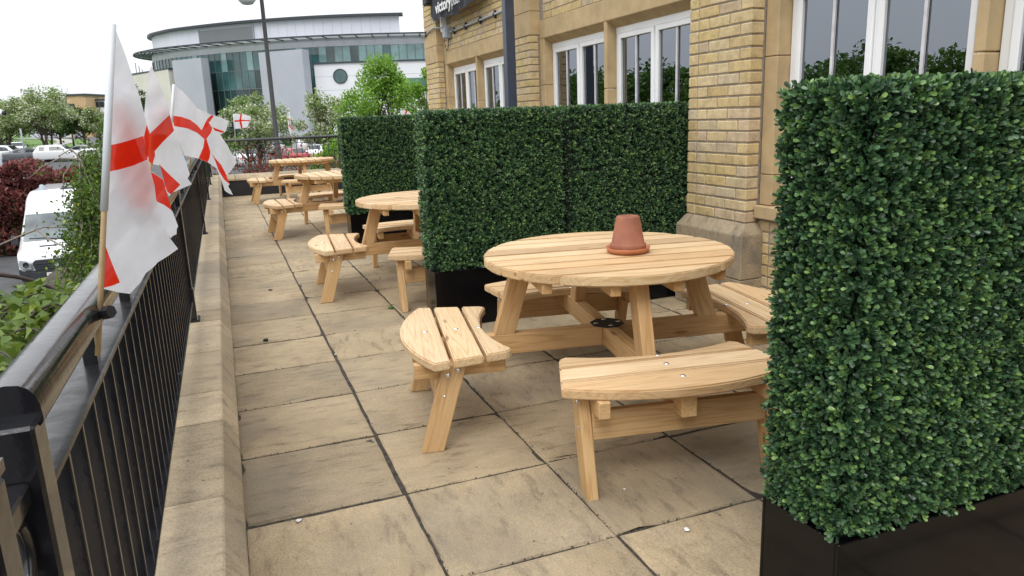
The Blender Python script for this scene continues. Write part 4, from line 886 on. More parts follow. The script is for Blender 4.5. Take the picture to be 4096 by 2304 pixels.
def red_sampler(n):      # long photinia hedge behind the van, uneven top
    x = rng.uniform(-10.5, -3.6, n); front = 28+.35*(x+8); top = .16-.05*(x+8)+.20*np.sin(x*2.3)+.12*np.sin(x*5.1+1); s_ = rng.random(n)
    z0 = -2.85; kind = rng.random(n) < .35
    z = np.where(kind, top-rng.random(n)**2*.35, z0+(top-z0)*rng.random(n)); y = front+np.where(kind, rng.uniform(0, 3.2, n), rng.random(n)**2*.8)+.25*np.sin(x*3+z*4)
    d = rng.normal(0, .6, (n, 3)); d[:, 2] += .5; d[:, 1] -= .4; return np.stack([x, y, z], 1), d
t = shrub_mass('photinia_hedge', 'long dark red photinia hedge behind the white van', 'photinia', red_sampler, 26000, .17)
o = MB(); xs = np.linspace(-10.4, -3.7, 22)
for a, b_ in zip(xs[:-1], xs[1:]): o.box(a, b_, 28.7+.35*(a+8), 31+.35*(a+8), -2.85, -.35+.1*math.sin(a*2.3))
q = o.obj('hedge_body', 'hedge_core', t); q.location = -t.location
def red2(n):             # open red shrubs seen through the far railing
    cx = np.array([[-.7, 15.9, -.1, .8], [.2, 16.3, .1, .9], [.75, 16.0, .25, .75], [1.5, 16.6, .0, .8], [2.2, 16.2, -.1, .9], [3.0, 16.4, -.1, .8], [-.2, 15.6, -.5, .8], [1.1, 15.7, -.55, .8], [1.9, 15.7, -.6, .8], [2.7, 15.6, -.5, .8]])
    k = rng.integers(0, len(cx), n); o_ = rng.normal(0, 1, (n, 3)); o_ /= np.linalg.norm(o_, axis=1, keepdims=True); o_ *= rng.random((n, 1))**.5
    P = cx[k, :3]+o_*np.stack([cx[k, 3]*.75, cx[k, 3]*.5, cx[k, 3]*.95], 1); d = rng.normal(0, .5, (n, 3)); d[:, 2] += .8; return P, d
def stems2(c):
    mb = MB()
    for i in range(46):
        x = random.uniform(-1.1, 3.4); y = random.uniform(15.4, 16.6); mb.tube([(x-c[0], y-c[1], -2.4-c[2]), (x+random.uniform(-.1, .1)-c[0], y-c[1], -.9-c[2]), (x+random.uniform(-.3, .3)-c[0], y+random.uniform(-.2, .2)-c[1], random.uniform(-.2, .8)-c[2])], [.02, .014, .004], 5)
    return mb
shrub_mass('photinia_shrub', 'open red and green shrubs growing behind the far railing', 'photinia2', red2, 8500, .07, 'shrub', stems=stems2, upb=.3)
def low_green(n):
    x = rng.uniform(-1.2, 4.5, n); y = rng.uniform(14.7, 16.2, n); z = -1.2+rng.random(n)**.7*(1.25+.25*np.sin(x*3)); d = rng.normal(0, .6, (n, 3)); d[:, 2] += .8; return np.stack([x, y, z], 1), d
shrub_mass('low_shrub', 'low yellow green shrubs at the foot of the far railing', 'birch', low_green, 6000, .06, 'shrub')
# weeping birch by the van
t = thing('birch_tree', 'small weeping birch with yellow green leaves between van and railing', 'tree', (-1.95, 6.6, -1.5)); tl = np.array(t.location)
tw = MB(); P = []; D = []
bw = lambda x, y, d: Vector(at_d(x, y, d)-tl)
trunk = [Vector((.12, .2, 0)), bw(236, 600, 8.3), bw(248, 520, 8.2), bw(222, 440, 8.1), bw(196, 392, 8.0), bw(182, 378, 8.0)]
tw.tube(trunk, [.05, .038, .034, .026, .016, .006], 7)
starts = [bw(240, 540, 8.2), bw(230, 465, 8.1), bw(215, 425, 8.1), bw(200, 398, 8.0), bw(236, 590, 8.2)]
for i in range(95):
    a = starts[i % 5]; u_ = random.random(); ey = 405+u_*330+random.uniform(-15, 15); wd = 18+48*min(1, u_*1.25); ex = 258-abs(random.gauss(0, 1))*wd*.62 if i % 4 else 258-random.uniform(.6, 1.5)*wd
    m_ = bw((ex+235)/2+random.uniform(-20, 10), ey-random.uniform(20, 70), 7.7+random.uniform(0, 1.0)); e_ = bw(ex, ey, 7.5+random.uniform(0, 1.2)); pth = bezier(a, m_, e_, 10)
    tw.tube(pth, [.006*(1-.8*k/9)+.0012 for k in range(10)], 4, cap=False)
    for k in range(4, 10):
        for _ in range(17): P.append(np.array(pth[k])+rng.normal(0, .085, 3)); D.append((rng.normal(0, .6), rng.normal(0, .6), -.5+rng.normal(0, .5)))
for pa in ([(0, 616, 8.0), (60, 590, 8.0), (110, 571, 8.0), (180, 572, 8.1), (246, 570, 8.2)], [(255, 545, 8.2), (225, 560, 8), (190, 620, 7.9), (160, 690, 7.8)], [(90, 575, 8), (120, 600, 7.9), (160, 620, 7.8), (200, 625, 7.8)], [(235, 430, 8.1), (190, 400, 8), (150, 398, 8), (105, 420, 7.9), (72, 450, 7.9)], [(196, 392, 8), (178, 375, 8), (150, 392, 8)], [(215, 425, 8.1), (180, 412, 8), (160, 440, 8), (158, 500, 7.9)], [(250, 500, 8.2), (215, 470, 8), (190, 500, 8), (182, 560, 7.9)]):
    pts = [bw(*q) for q in pa]; tw.tube(pts, list(np.linspace(.013, .004, len(pts))), 5)
    for q in pts[1:-1]:
        for _ in range(6): P.append(np.array(q)+rng.normal(0, .06, 3)); D.append((rng.normal(0, .5), rng.normal(0, .5), -.5))
tw.obj('branches', 'deadwood', t, smooth=True)
P = np.array(P); D = np.array(D); n = len(P); up = rng.normal(0, .8, (n, 3)); up[:, 1] -= .5; up[:, 2] += .3; l = rng.uniform(.028, .05, n)
tag(link('foliage', leaf_mesh('foliage', P, D, up, l, l*.75, np.clip(rng.beta(2, 2.2, n)+(rng.random(n) > .97)*.4, 0, 1)), 'birch', t), kind='stuff')
# near birch sprays just outside the railing
t = thing('birch_shrub', 'bright green birch sprays pushing up outside the near railing', 'shrub', (-1.5, 0, -1.5)); tl = np.array(t.location); tw = MB(); P = []; D = []
for i in range(64):
    d0 = random.uniform(2.0, 3.9); sx, sy = random.uniform(-60, 170), random.uniform(720, 1010)
    ey = max(690, sy+random.uniform(-150, 40)); ex = sx+random.uniform(30, 150)
    if ey < 720+max(0, 60-ex)*.2 : ey += 40
    a, b_, c = bw(sx-50, sy+60, d0+.2), bw((sx+ex)/2, min(sy, ey)-random.uniform(0, 50)+10, d0+.1), bw(ex, ey+20, d0+random.uniform(-.2, .3)); pth = bezier(a, b_, c, 10)
    pth = [p for p in pth if (p.x+tl[0]) < -.86] or pth[:3]
    if len(pth) < 3: continue
    tw.tube(pth, [.0055*(1-.75*k/len(pth)) for k in range(len(pth))], 5, cap=False)
    for k in range(1, len(pth)):
        for _ in range(4):
            q = np.array(pth[k])+rng.normal(0, .028, 3)
            if q[0]+tl[0] < -.85: P.append(q); D.append((rng.normal(0, .6), rng.normal(0, .6), -.35+rng.normal(0, .4)))
for i in range(3):
    pth = bezier(bw(-30, 690+i*90, 3.0), bw(120, 690+i*60, 3.2), bw(240, 800+i*50, 3.3), 10); pth = [p for p in pth if (p.x+tl[0]) < -.86]; tw.tube(pth, [.011-.0008*k for k in range(len(pth))], 6, cap=False)
tw.obj('branches', 'twig', t, smooth=True); P = np.array(P); D = np.array(D)
# lower leaves filling the bed beside the wall
nf = 3600; y = rng.uniform(-1.6, 6.0, nf); x = -1.12-rng.random(nf)**1.3*1.9; z = -1.45+rng.random(nf)*(1.35+.35*np.sin(y*2.2)+.25*np.sin(x*5+y))
P = np.concatenate([P, np.stack([x, y, z], 1)-tl]); D = np.concatenate([D, np.stack([rng.normal(0, .6, nf), rng.normal(0, .6, nf), -.2+rng.normal(0, .4, nf)], 1)])
n = len(P); up = rng.normal(0, .7, (n, 3)); up[:, 2] += .9; l = rng.uniform(.028, .048, n)
tag(link('foliage', leaf_mesh('foliage', P, D, up, l, l*.78, np.clip(rng.beta(2.2, 2, n)*.95, 0, 1)), 'birch_near', t), kind='stuff')
# strap leaved iris clump
t = thing('iris_clump', 'upright strap leaved clump outside the railing below the first flag', 'plant', (-1.25, .9, -1.0)); tl = np.array(t.location); mb = MB()
for i, (x0, y0, x1, y1, d) in enumerate([(150, 760, 140, 668, 4.0), (160, 770, 166, 690, 4.1), (215, 800, 232, 670, 4.0), (225, 810, 222, 672, 3.9), (285, 800, 262, 735, 3.7), (296, 800, 275, 720, 3.7), (120, 770, 112, 700, 4.2), (232, 830, 252, 700, 3.9), (180, 980, 205, 850, 2.9), (200, 990, 214, 820, 3.0), (176, 960, 172, 830, 2.9)]):
    a, b_ = bw(x0, y0, d), bw(x1, y1, d); a = a+(a-b_)*1.2; w = Vector((.014, .012, 0)); m_ = (a+b_)/2
    mb.add([a-w, a+w, m_+w*1.1, b_, m_-w*1.1, m_+Vector((.0, -.006, 0)), a+Vector((0, -.006, 0))], [(0, 6, 5, 4), (6, 1, 2, 5), (4, 5, 3), (5, 2, 3)], random.random())
tag(mb.obj('strap_leaves', 'iris', t, rnd=True), kind='stuff')

# ================================================================== OFFICE BUILDING (far)
ctrl = [Vector(p+(0,)) for p in [(-1, 140), (-6.5, 132), (-8.4, 126.5), (-8.1, 121.6), (-6.6, 117.9), (-3.9, 113.6), (3.7, 106), (13.2, 99.8), (23.6, 96.2), (34, 94.6), (46, 95), (52, 97)]]
def crom(P, n=16):
    out = []
    for i in range(1, len(P)-2):
        for k in range(n):
            t = k/n; a, b_, c, d = P[i-1:i+3]; out.append(.5*((2*b_)+(c-a)*t+(2*a-5*b_+4*c-d)*t*t+(3*b_-a-3*c+d)*t**3))
    return out
raw = crom(ctrl); acc = [0]
for a, b_ in zip(raw[:-1], raw[1:]): acc.append(acc[-1]+(b_-a).length)
def PC(s, off=0.0):
    s = min(max(s, 0), acc[-1]-.01); i = int(np.searchsorted(acc, s, 'right'))-1; i = min(i, len(raw)-2); t = (s-acc[i])/(acc[i+1]-acc[i]); p = raw[i].lerp(raw[i+1], t)
    d = (raw[i+1]-raw[i]).normalized(); return p+Vector((d.y, -d.x, 0))*(-off if False else off)
def s_of(px):      # arc position seen at this column of the photograph
    best = min(np.arange(4, acc[-1]-4, .2), key=lambda s: abs(vx(PC(s))-px)); return float(best)
def vx(p, z=8.0):
    q = CR @ (np.array([p.x, p.y, z])-CAM); return (2048+2934.57*q[0]/q[2])*2576/4096
Lc = acc[-1]; ZG = -1.3
off_b = thing('office_building', 'curved white and glass office block with overhanging louvred eave', 'building', (10, 105, ZG)); OB = Vector((-10, -105, -ZG))
def wall_strip(mb, s0, s1, off, z0, z1, th=.15, step=1.2):
    n = max(1, int((s1-s0)/step)); v = []
    for i in range(n+1):
        s = s0+(s1-s0)*i/n
        for o_ in (off, off-th):
            p = PC(s, o_)
            for z in (z0, z1): v.append((p.x, p.y, z))
    f = []
    for i in range(n):
        a, c = 4*i, 4*i+4; f += [(a, c, c+1, a+1), (a+2, a+3, c+3, c+2), (a+1, c+1, c+3, a+3), (a, a+2, c+2, c)]
    f += [(0, 1, 3, 2), (4*n, 4*n+2, 4*n+3, 4*n+1)]
    return mb.add(v, f)
def opart(mb, name, mat, parent=off_b, **k): o = mb.obj(name, mat, parent, **k); o.location = OB if parent is off_b else (0, 0, 0); return o
opart(wall_strip(MB(), 0, Lc, -1.6, ZG, 12.0), 'inner_wall', 'officeroom')
for z in (8.45, 4.6, 1.0): opart(wall_strip(MB(), 0, Lc, -.25, z, z+.3, 1.3), 'floor_slab', 'officepale')
opart(wall_strip(MB(), 0, Lc, .0, 11.05, 12.25, .4), 'soffit_band', 'clad')
ps = 1.25; s = 0; DR = s_of(1012)
while s < DR-ps*.5:
    opart(wall_strip(MB(), s+.012, s+ps-.012, -.35, 12.25, 14.62, .12), 'cladding_panel', 'clad'); s += ps
opart(wall_strip(MB(), 0, DR, -.42, 12.2, 14.6, .2), 'parapet', 'louvre'); opart(wall_strip(MB(), 0, DR+.6, .25, 14.62, 14.92, 1.6), 'roof_fascia', 'darkmetal')
roof = [PC(s, -1.2) for s in np.arange(0, DR, 2)]; v = [(p.x, p.y, 14.7) for p in roof]+[(28, 125, 14.7), (24, 150, 14.7), (5, 150, 14.7)]; opart(MB().add(v, [tuple(range(len(v)))]), 'roof', 'louvre')
s0, s1 = s_of(512), s_of(648)
for k in range(17): opart(wall_strip(MB(), s0, s1, -.22+.05, 12.45+k*.105, 12.50+k*.105, .1), 'louvre_slat', 'louvre')
for sa in (s0, s1): opart(wall_strip(MB(), sa-.06, sa+.06, -.15, 12.4, 14.3, .2), 'louvre_frame', 'louvre')
# eave canopy
opart(wall_strip(MB(), 0, Lc, 2.5, 12.06, 12.24, .18), 'canopy_rim', 'darkmetal')
for k, of in enumerate((.35, .9, 1.45, 1.95)): opart(wall_strip(MB(), 0, Lc, of, 12.12, 12.16, .30), 'canopy_blade', 'bright')
for s in np.arange(1, Lc-1, 2.0):
    p, q = PC(s, -.05), PC(s, 2.45); me, mt = bar((p.x, p.y, 12.08), (q.x, q.y, 12.14), .1, .18, name='canopy_rib'); o = link('canopy_rib', me, 'darkmetal', off_b); o.matrix_local = Matrix.Translation(OB) @ mt
# glazing
rows = [ZG, 1.0, 3.4, 6.2, 8.6, 11.05]; pw_ = 1.05; wb = (s_of(805), s_of(1068))
s = 6.0; ci = 0
while s < Lc-14:
    for a, b_ in zip(rows[:-1], rows[1:]):
        if ci % 1 == 0 and not (s > wb[0]+.5 and a < 8): opart(wall_strip(MB(), s+.03, s+pw_-.03, 0, a+.03, b_-.03, .02, 2), 'pane', ('officeglass_pale' if ((s > wb[0] and random.random() < .62) or random.random() < .16) else 'officeglass') if a > 8 else ('officeglass' if (a > 5 and random.random() < .6) else 'officeglass_treeref'))
    opart(wall_strip(MB(), s-.035, s+.035, .06, ZG, 11.05, .16, 2), 'mullion', 'mullion'); s += pw_; ci += 1
for z in rows[1:-1]: opart(wall_strip(MB(), 2, Lc-10, .05, z-.035, z+.035, .14), 'transom', 'mullion')
# projecting slabs and blocks
def pblock(name, mat, x0, x1, D0, D1, ztop, thick, zb=ZG):
    a, b_ = at_d(x0, 300, D0), at_d(x1, 300, D1); d = Vector((b_[0]-a[0], b_[1]-a[1], 0)).normalized(); nrm = Vector((-d.y, d.x, 0))
    P = [Vector((a[0], a[1], 0)), Vector((b_[0], b_[1], 0))]; P += [P[1]+nrm*thick, P[0]+nrm*thick]
    return opart(MB().prism([(p.x, p.y) for p in P], zb, ztop), name, mat)
pblock('stair_slab', 'clad2', 452, 524, 101.2, 98.6, 10.35, 1.2); pblock('stair_slab', 'clad2', 668, 776, 95.3, 93.0, 10.4, 1.4)
opart(wall_strip(MB(), wb[0]+.4, Lc, 3.0, ZG, 8.7, 3.2), 'entrance_block', 'bright'); opart(wall_strip(MB(), wb[0]+.2, Lc, 3.2, 8.7, 8.86, 3.4), 'block_coping', 'darkmetal')
for z in (2.0, 3.7, 5.4, 7.1): opart(wall_strip(MB(), wb[0]+.4, Lc, 3.006, z, z+.03, .02), 'panel_joint', 'louvre')
pblock('side_block', 'cream', 345, 440, 110, 102, 9.3, 8)
pblock('side_block_coping', 'darkmetal', 344, 441, 109.9, 101.9, 9.5, 8.1, 9.3)
for i, px in enumerate((346, 354, 361)):
    p = at_d(px, 200, 110.4); opart(MB().tube([(p[0], p[1], 9.4), (p[0], p[1], 11.2-.5*i)], .06, 6), 'roof_mast', 'louvre')
sc_ = s_of(866); p = PC(sc_, 3.03); d = PC(sc_+.3, 3.03)-PC(sc_-.3, 3.03); d.normalize(); nrm = Vector((d.y, -d.x, 0))
mx = Matrix((d, Vector((0, 0, 1)), nrm)).transposed().to_4x4(); mx.translation = Vector((p.x, p.y, 7.1))
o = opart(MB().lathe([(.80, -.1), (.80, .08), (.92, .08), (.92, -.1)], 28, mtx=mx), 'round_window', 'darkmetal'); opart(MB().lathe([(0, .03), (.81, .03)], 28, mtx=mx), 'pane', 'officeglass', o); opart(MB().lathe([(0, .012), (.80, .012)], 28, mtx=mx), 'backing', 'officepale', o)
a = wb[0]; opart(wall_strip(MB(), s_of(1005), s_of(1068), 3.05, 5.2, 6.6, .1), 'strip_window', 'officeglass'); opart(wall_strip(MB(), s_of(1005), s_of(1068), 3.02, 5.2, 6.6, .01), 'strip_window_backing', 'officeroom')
# hedge line at its foot
tag(wall_strip(MB(), 6, Lc-2, 4.5, ZG-.2, -.2, 1.2).obj('office_hedge', M['dark_tree']), 'low clipped green hedge along the foot of the office block', 'hedge')

# tan brick building and white wing, far left
def far_block(name, label, x0, x1, D, z0, z1, mat, depth, cat='building', wins_=()):
    a, b_ = at_d(x0, 260, D), at_d(x1, 260, D); t = thing(name, label, cat, (a[0], a[1], z0)); w = math.hypot(b_[0]-a[0], b_[1]-a[1]); t.rotation_euler = (0, 0, math.atan2(b_[1]-a[1], b_[0]-a[0]))
    MB().box(0, w, 0, depth, 0, z1-z0).obj('wall', mat, t); MB().box(-.3, w+.3, -.3, depth+.3, z1-z0, z1-z0+.4).obj('roof_edge', 'darkmetal', t)
    for (u0, u1, v0, v1) in wins_:
        o = MB().box(u0*w-.2, u1*w+.2, -.15, .05, v0-.2, v1+.2).obj('window', 'darkmetal', t); MB().box(u0*w, u1*w, -.2, -.16, v0, v1).obj('pane', 'carglass', o)
    return t
D = 170; gz = g(-30, 200); zt = lambda y, x=190: at_d(x, y, D)[2]
far_block('brick_building', 'plain tan brick building with one dark window on the skyline at left', 166, 217, D, gz, zt(241), 'tanbrick', 14, wins_=[(.17, .36, zt(272)-gz, zt(263)-gz)])
far_block('white_wing', 'pale wing left of the tan brick building, half hidden by trees', 132, 165.5, D+6, gz, zt(247), 'bright', 14, wins_=[(.6, .95, zt(262)-gz, zt(254)-gz)])
far_block('glass_wing', 'low white and blue glazed wing right of the tan brick building', 217.6, 262, D+4, gz, zt(254), 'bright', 14, wins_=[(.04, .32, zt(268)-gz, zt(259)-gz), (.36, .64, zt(268)-gz, zt(259)-gz), (.68, .96, zt(268)-gz, zt(259)-gz)])
far_block('long_shed', 'long low pale shed behind the hawthorns at far left', 60, 131.5, D+20, gz, zt(262), 'clad', 20, wins_=[(.05, .5, zt(275)-gz, zt(268)-gz), (.55, .95, zt(275)-gz, zt(268)-gz)])

# ================================================================== STREET FURNITURE
def lamp_post(label, base, top, r0=.075, arm=None):
    t = thing('lamp_post', label, 'lamp post', tuple(base)); h = top[2]-base[2]
    MB().tube([(0, 0, 0), (0, 0, 1.2), (0, 0, 1.25), (0, 0, h)], [r0*1.5, r0*1.5, r0, r0*.75], 10).obj('column', 'matt_black', t, smooth=True)
    if arm:
        MB().tube([(0, 0, h), (-arm*.4, 0, h+.15), (-arm, 0, h+.2)], [r0*.7, r0*.6, r0*.5], 8).obj('arm', 'darkmetal', t, smooth=True); MB().box(-arm-.7, -arm, -.13, .13, h+.14, h+.27).obj('lantern', 'darkmetal', t, bevel=.05)
    else:
        MB().tube([(.1, 0, h-.02), (-.35, 0, h)], .05, 8).obj('arm', 'darkmetal', t); MB().lathe([(.05, .22), (.34, .14), (.38, 0)], 18, (-.55, 0, h-.02)).obj('hood', 'darkmetal', t, smooth=True); MB().lathe([(.36, 0), (.33, -.15), (.2, -.28), (0, -.32)], 18, (-.55, 0, h-.02)).obj('bowl', 'lampglass', t, smooth=True)
    return t
b0 = at_d(697, 335, 29); tp = at_d(657, -9, 29); lamp_post('tall dark lamp post with a glass bowl in front of the office block', (tp[0], tp[1], g(tp[0], tp[1])), tp, .105)
for px, py, D, ar, lab in ((164, 237, 120, 1.6, 'road lamp against the tan brick building'), (246, 246, 130, 1.6, 'road lamp just left of the nearest flag')):
    tp = at_d(px, py, D); lamp_post(lab, (tp[0], tp[1], g(tp[0], tp[1])), tp, .1, ar)
tp = at_d(52, 330, 70); t = thing('sign_pole', 'plain grey pole standing in front of the big hawthorn', 'pole', (tp[0], tp[1], g(tp[0], tp[1]))); MB().tube([(0, 0, 0), (0, 0, 2.2), (0, 0, 3.6)], .07, 8).obj('pole', 'greybox', t, smooth=True)
tp = at_d(-4, 398, 27.5); t = thing('camera_pole', 'grey steel pole carrying a white camera, standing in the red hedge', 'pole', (tp[0], tp[1], -2.85)); MB().tube([(0, 0, 0), (0, 0, 2.2), (0, 0, 2.85+tp[2])], .09, 10).obj('pole', 'greybox', t, smooth=True)
cp = Vector(at_d(0, 284, 27.5))-t.location; MB().tube([cp+Vector((-.5, .2, .10)), cp+Vector((.10, -.02, 0))], .10, 10).obj('camera_housing', 'upvc', t); MB().tube([cp+Vector((.10, -.02, 0)), cp+Vector((.17, -.04, -.01))], .085, 10).obj('lens', 'carglass', t)
MB().tube([(0, 0, 2.85+tp[2]), (-.25, .1, 3.6+tp[2]), cp+Vector((-.3, .1, 0))], .04, 6).obj('bracket', 'greybox', t)

# ================================================================== VEHICLES
def loft(stations):
    """stations: (y, half width, z bottom, z shoulder, half width top, z top, edge round)"""
    V = []; F = []
    for y, w, zb, zs, wt, zt_, r_ in stations:
        prof = [(w*.93, zb), (w, zb+.12), (w, zs-.08), (w*.975, zs), (wt, zt_-r_), (wt-r_*.9, zt_)]
        V += [(-x, y, z) for x, z in prof] + [(x, y, z) for x, z in prof[::-1]]
    n = 12
    for i in range(len(stations)-1): F += [(i*n+j, i*n+(j+1) % n, (i+1)*n+(j+1) % n, (i+1)*n+j) for j in range(n)]
    F += [tuple(range(n)), tuple(range((len(stations)-1)*n, len(stations)*n))[::-1]]
    return MB().add(V, F)
def wheel(parent, x, y, r=.32, w=.2):
    rot = Matrix.Translation((x, y, r)) @ Matrix.Rotation(PI/2, 4, 'Y')
    o = MB().lathe([(r*.62, -w/2), (r*.95, -w/2), (r, -w*.3), (r, w*.3), (r*.95, w/2), (r*.62, w/2)], 20, mtx=rot).obj('wheel', 'tyre', parent, smooth=True)
    s_ = 1 if x > 0 else -1; MB().lathe([(0, s_*w*.42), (r*.3, s_*w*.46), (r*.64, s_*w*.4)], 14, mtx=rot).obj('rim', 'lamp', o, smooth=True); return o
CARS = {
 'hatch': ([(0, .70, .22, .62, .6, .66, .05), (.12, .82, .2, .70, .7, .78, .05), (.95, .87, .18, .86, .74, .97, .05), (1.1, .88, .18, .9, .74, 1.0, .05), (1.85, .88, .18, .93, .60, 1.44, .08), (2.4, .88, .18, .94, .6, 1.49, .08), (3.3, .88, .18, .95, .59, 1.45, .08), (3.95, .86, .2, .97, .62, 1.02, .05), (4.1, .80, .25, .9, .65, .95, .05)], 1.1, 1.85, 3.3, 3.95, .95, 4.1),
 'saloon': ([(0, .70, .22, .60, .6, .64, .05), (.12, .84, .2, .68, .7, .76, .05), (1.1, .89, .18, .84, .76, .95, .05), (1.25, .9, .18, .88, .76, .98, .05), (2.0, .9, .18, .92, .60, 1.38, .08), (2.6, .9, .18, .92, .6, 1.43, .08), (3.3, .9, .18, .94, .59, 1.38, .08), (3.95, .9, .18, .96, .7, 1.06, .06), (4.5, .86, .2, .95, .72, 1.02, .05), (4.62, .80, .25, .85, .65, .92, .05)], 1.25, 2.0, 3.3, 3.95, .93, 4.62),
 'suv': ([(0, .72, .28, .76, .62, .80, .05), (.12, .86, .25, .86, .74, .95, .05), (1.0, .92, .22, 1.02, .8, 1.12, .05), (1.15, .93, .22, 1.05, .8, 1.15, .05), (1.75, .93, .22, 1.08, .66, 1.66, .08), (2.4, .93, .22, 1.08, .66, 1.72, .08), (3.9, .93, .22, 1.1, .65, 1.68, .08), (4.3, .9, .25, 1.1, .70, 1.2, .06), (4.42, .84, .3, 1.0, .68, 1.05, .05)], 1.15, 1.75, 3.9, 4.3, 1.08, 4.42)}
def car(label, loc, rz, pm, kind='hatch', yellow=True, roof=False):
    st, w0, w1, r0, r1, sh, ln_ = CARS[kind]; t = thing('parked_car', label, 'car', loc, rz, 'cars in the car park'); body = loft(st); cy = -ln_/2
    o = body.obj('body', pm, t, bevel=.03, seg=2, smooth=True); o.location = (0, cy, 0)
    def at(y):
        for a, b_ in zip(st[:-1], st[1:]):
            if a[0] <= y <= b_[0]: k = (y-a[0])/(b_[0]-a[0]); return [p+(q-p)*k for p, q in zip(a, b_)]
    def glassq(ya, yb, fa, fb, nm):
        a, b_ = at(ya), at(yb); e = .012; mb = MB()
        mb.add([(-a[4]*fa, ya+cy, a[5]+e), (a[4]*fa, ya+cy, a[5]+e), (b_[4]*fb, yb+cy, b_[5]+e), (-b_[4]*fb, yb+cy, b_[5]+e)], [(0, 1, 2, 3)]); mb.obj(nm, 'carglass', t)
    glassq(w0+.08, w1-.04, .98, .86, 'windscreen'); glassq(r0+.04, r1-.06, .86, .9, 'rear_window')
    for s_ in (-1, 1):
        mb = MB(); v = []
        for y in np.linspace(w1-.25, r0+.3, 7):
            q = at(y); lo, hi = .10, .86; xs_ = [q[1]*.975+(q[4]-q[1]*.975)*f for f in (lo, hi)]; zs_ = [q[3]+(q[5]-q[6]-q[3])*f for f in (lo, hi)]
            v += [(s_*(xs_[0]+.012), y+cy, zs_[0]), (s_*(xs_[1]+.012), y+cy, zs_[1])]
        mb.add(v, [(2*i, 2*i+1, 2*i+3, 2*i+2) for i in range(6) if i != 3]); mb.obj('side_window', 'carglass', t)
        wheel(t, s_*.78, cy+.78); wheel(t, s_*.78, cy+ln_-.85)
        MB().box(s_*.5-.16, s_*.5+.16, cy-.01, cy+.16, .56, .70).obj('headlight', 'lamp', t, bevel=.03); MB().box(s_*.66-.1, s_*.66+.1, cy+ln_-.12, cy+ln_+.012, .66, .9).obj('tail_light', 'tail', t, bevel=.03)
        MB().box(s_*.98-.09, s_*.98+.09, cy+w1-.35, cy+w1-.22, sh, sh+.14).obj('mirror', pm, t, bevel=.03)
    MB().box(-.26, .26, cy+ln_+.005, cy+ln_+.02, .55, .66).obj('number_plate', 'plate_y' if yellow else 'plate_w', t); MB().box(-.26, .26, cy-.03, cy-.012, .38, .49).obj('number_plate', 'plate_w', t)
    return t
def park(px, py, D, rz, pm, kind, lab): p = at_d(px, py, D); return car(lab, (p[0], p[1], g(p[0], p[1])+.03), R(rz), pm, kind)
park(18, 385, 78, 75, 'white_paint', 'suv', 'white estate car cut by the left edge above the red hedge')
park(44, 375, 92, 10, 'white_paint', 'suv', 'white pickup facing the terrace beyond the parked row')
park(72, 388, 77, 100, 'grey_paint', 'saloon', 'dark grey saloon parked left of the hawthorn trunk')
park(150, 387, 76, 80, 'white_paint', 'suv', 'white estate car parked right of the hawthorn trunk')
park(205, 384, 80, 250, 'silver_paint', 'saloon', 'silver saloon parked just left of the nearest flag')
park(246, 393, 72, 60, 'white_paint', 'hatch', 'white hatchback half hidden by the nearest flagstick')
park(201, 345, 165, 5, 'blue_paint', 'hatch', 'dark car driving along the distant road')
park(612, 388, 66, 195, 'white_paint', 'hatch', 'white car behind the red shrubs at the left of the far railing')
park(650, 392, 60, 200, 'grey_paint', 'hatch', 'dark car with a yellow number plate behind the red shrubs')
park(688, 383, 78, 190, 'silver_paint', 'hatch', 'silver car behind the foot of the lamp post')
park(733, 389, 66, 200, 'red_paint', 'hatch', 'red hatchback seen through the far railing')
park(764, 379, 80, 185, 'white_paint', 'suv', 'tall white car behind the red hatchback')
park(799, 386, 70, 165, 'white_paint', 'hatch', 'white hatchback at the right end of the far railing')
park(842, 381, 80, 170, 'silver_paint', 'saloon', 'silver car half hidden by the bright green bush')

# white van
pf_ = at_d(149, 690, 20.6); pr2 = at_d(206, 600, 25.8); hd = math.atan2(pr2[1]-pf_[1], pr2[0]-pf_[0])-PI/2
van = thing('panel_van', 'white high roofed panel van facing the camera below the terrace', 'van', (pf_[0], pf_[1], g(pf_[0], pf_[1])+.03), hd)
VS = [(0, .82, .42, .82, .74, .88, .05), (.08, .93, .38, .92, .82, 1.0, .06), (.4, .98, .34, 1.03, .86, 1.12, .06), (.72, 1.0, .32, 1.08, .88, 1.19, .05), (.82, 1.0, .32, 1.1, .88, 1.23, .05), (1.34, 1.0, .32, 1.14, .81, 1.98, .07), (1.6, 1.0, .32, 1.15, .79, 2.22, .10), (2.0, 1.0, .32, 1.16, .81, 2.46, .14), (2.5, 1.0, .32, 1.16, .84, 2.56, .14), (5.7, 1.0, .32, 1.16, .86, 2.56, .12)]
loft(VS).obj('body', 'white_paint', van, bevel=.03, seg=2, smooth=True)
MB().add([(-.85, .83, 1.27), (.85, .83, 1.27), (.81, 1.07, 1.62), (.76, 1.32, 1.98), (-.76, 1.32, 1.98), (-.81, 1.07, 1.62)], [(0, 1, 2, 5), (5, 2, 3, 4)]).obj('windscreen', plain('van_screen', (.16, .19, .20), .1, noise=.3, scale=2), van)
for s_ in (-1, 1): MB().tube([(s_*-.1, .82, 1.27), (s_*.35, .85, 1.33), (s_*.7, .86, 1.34)], .012, 5).obj('wiper', 'plastic', van)
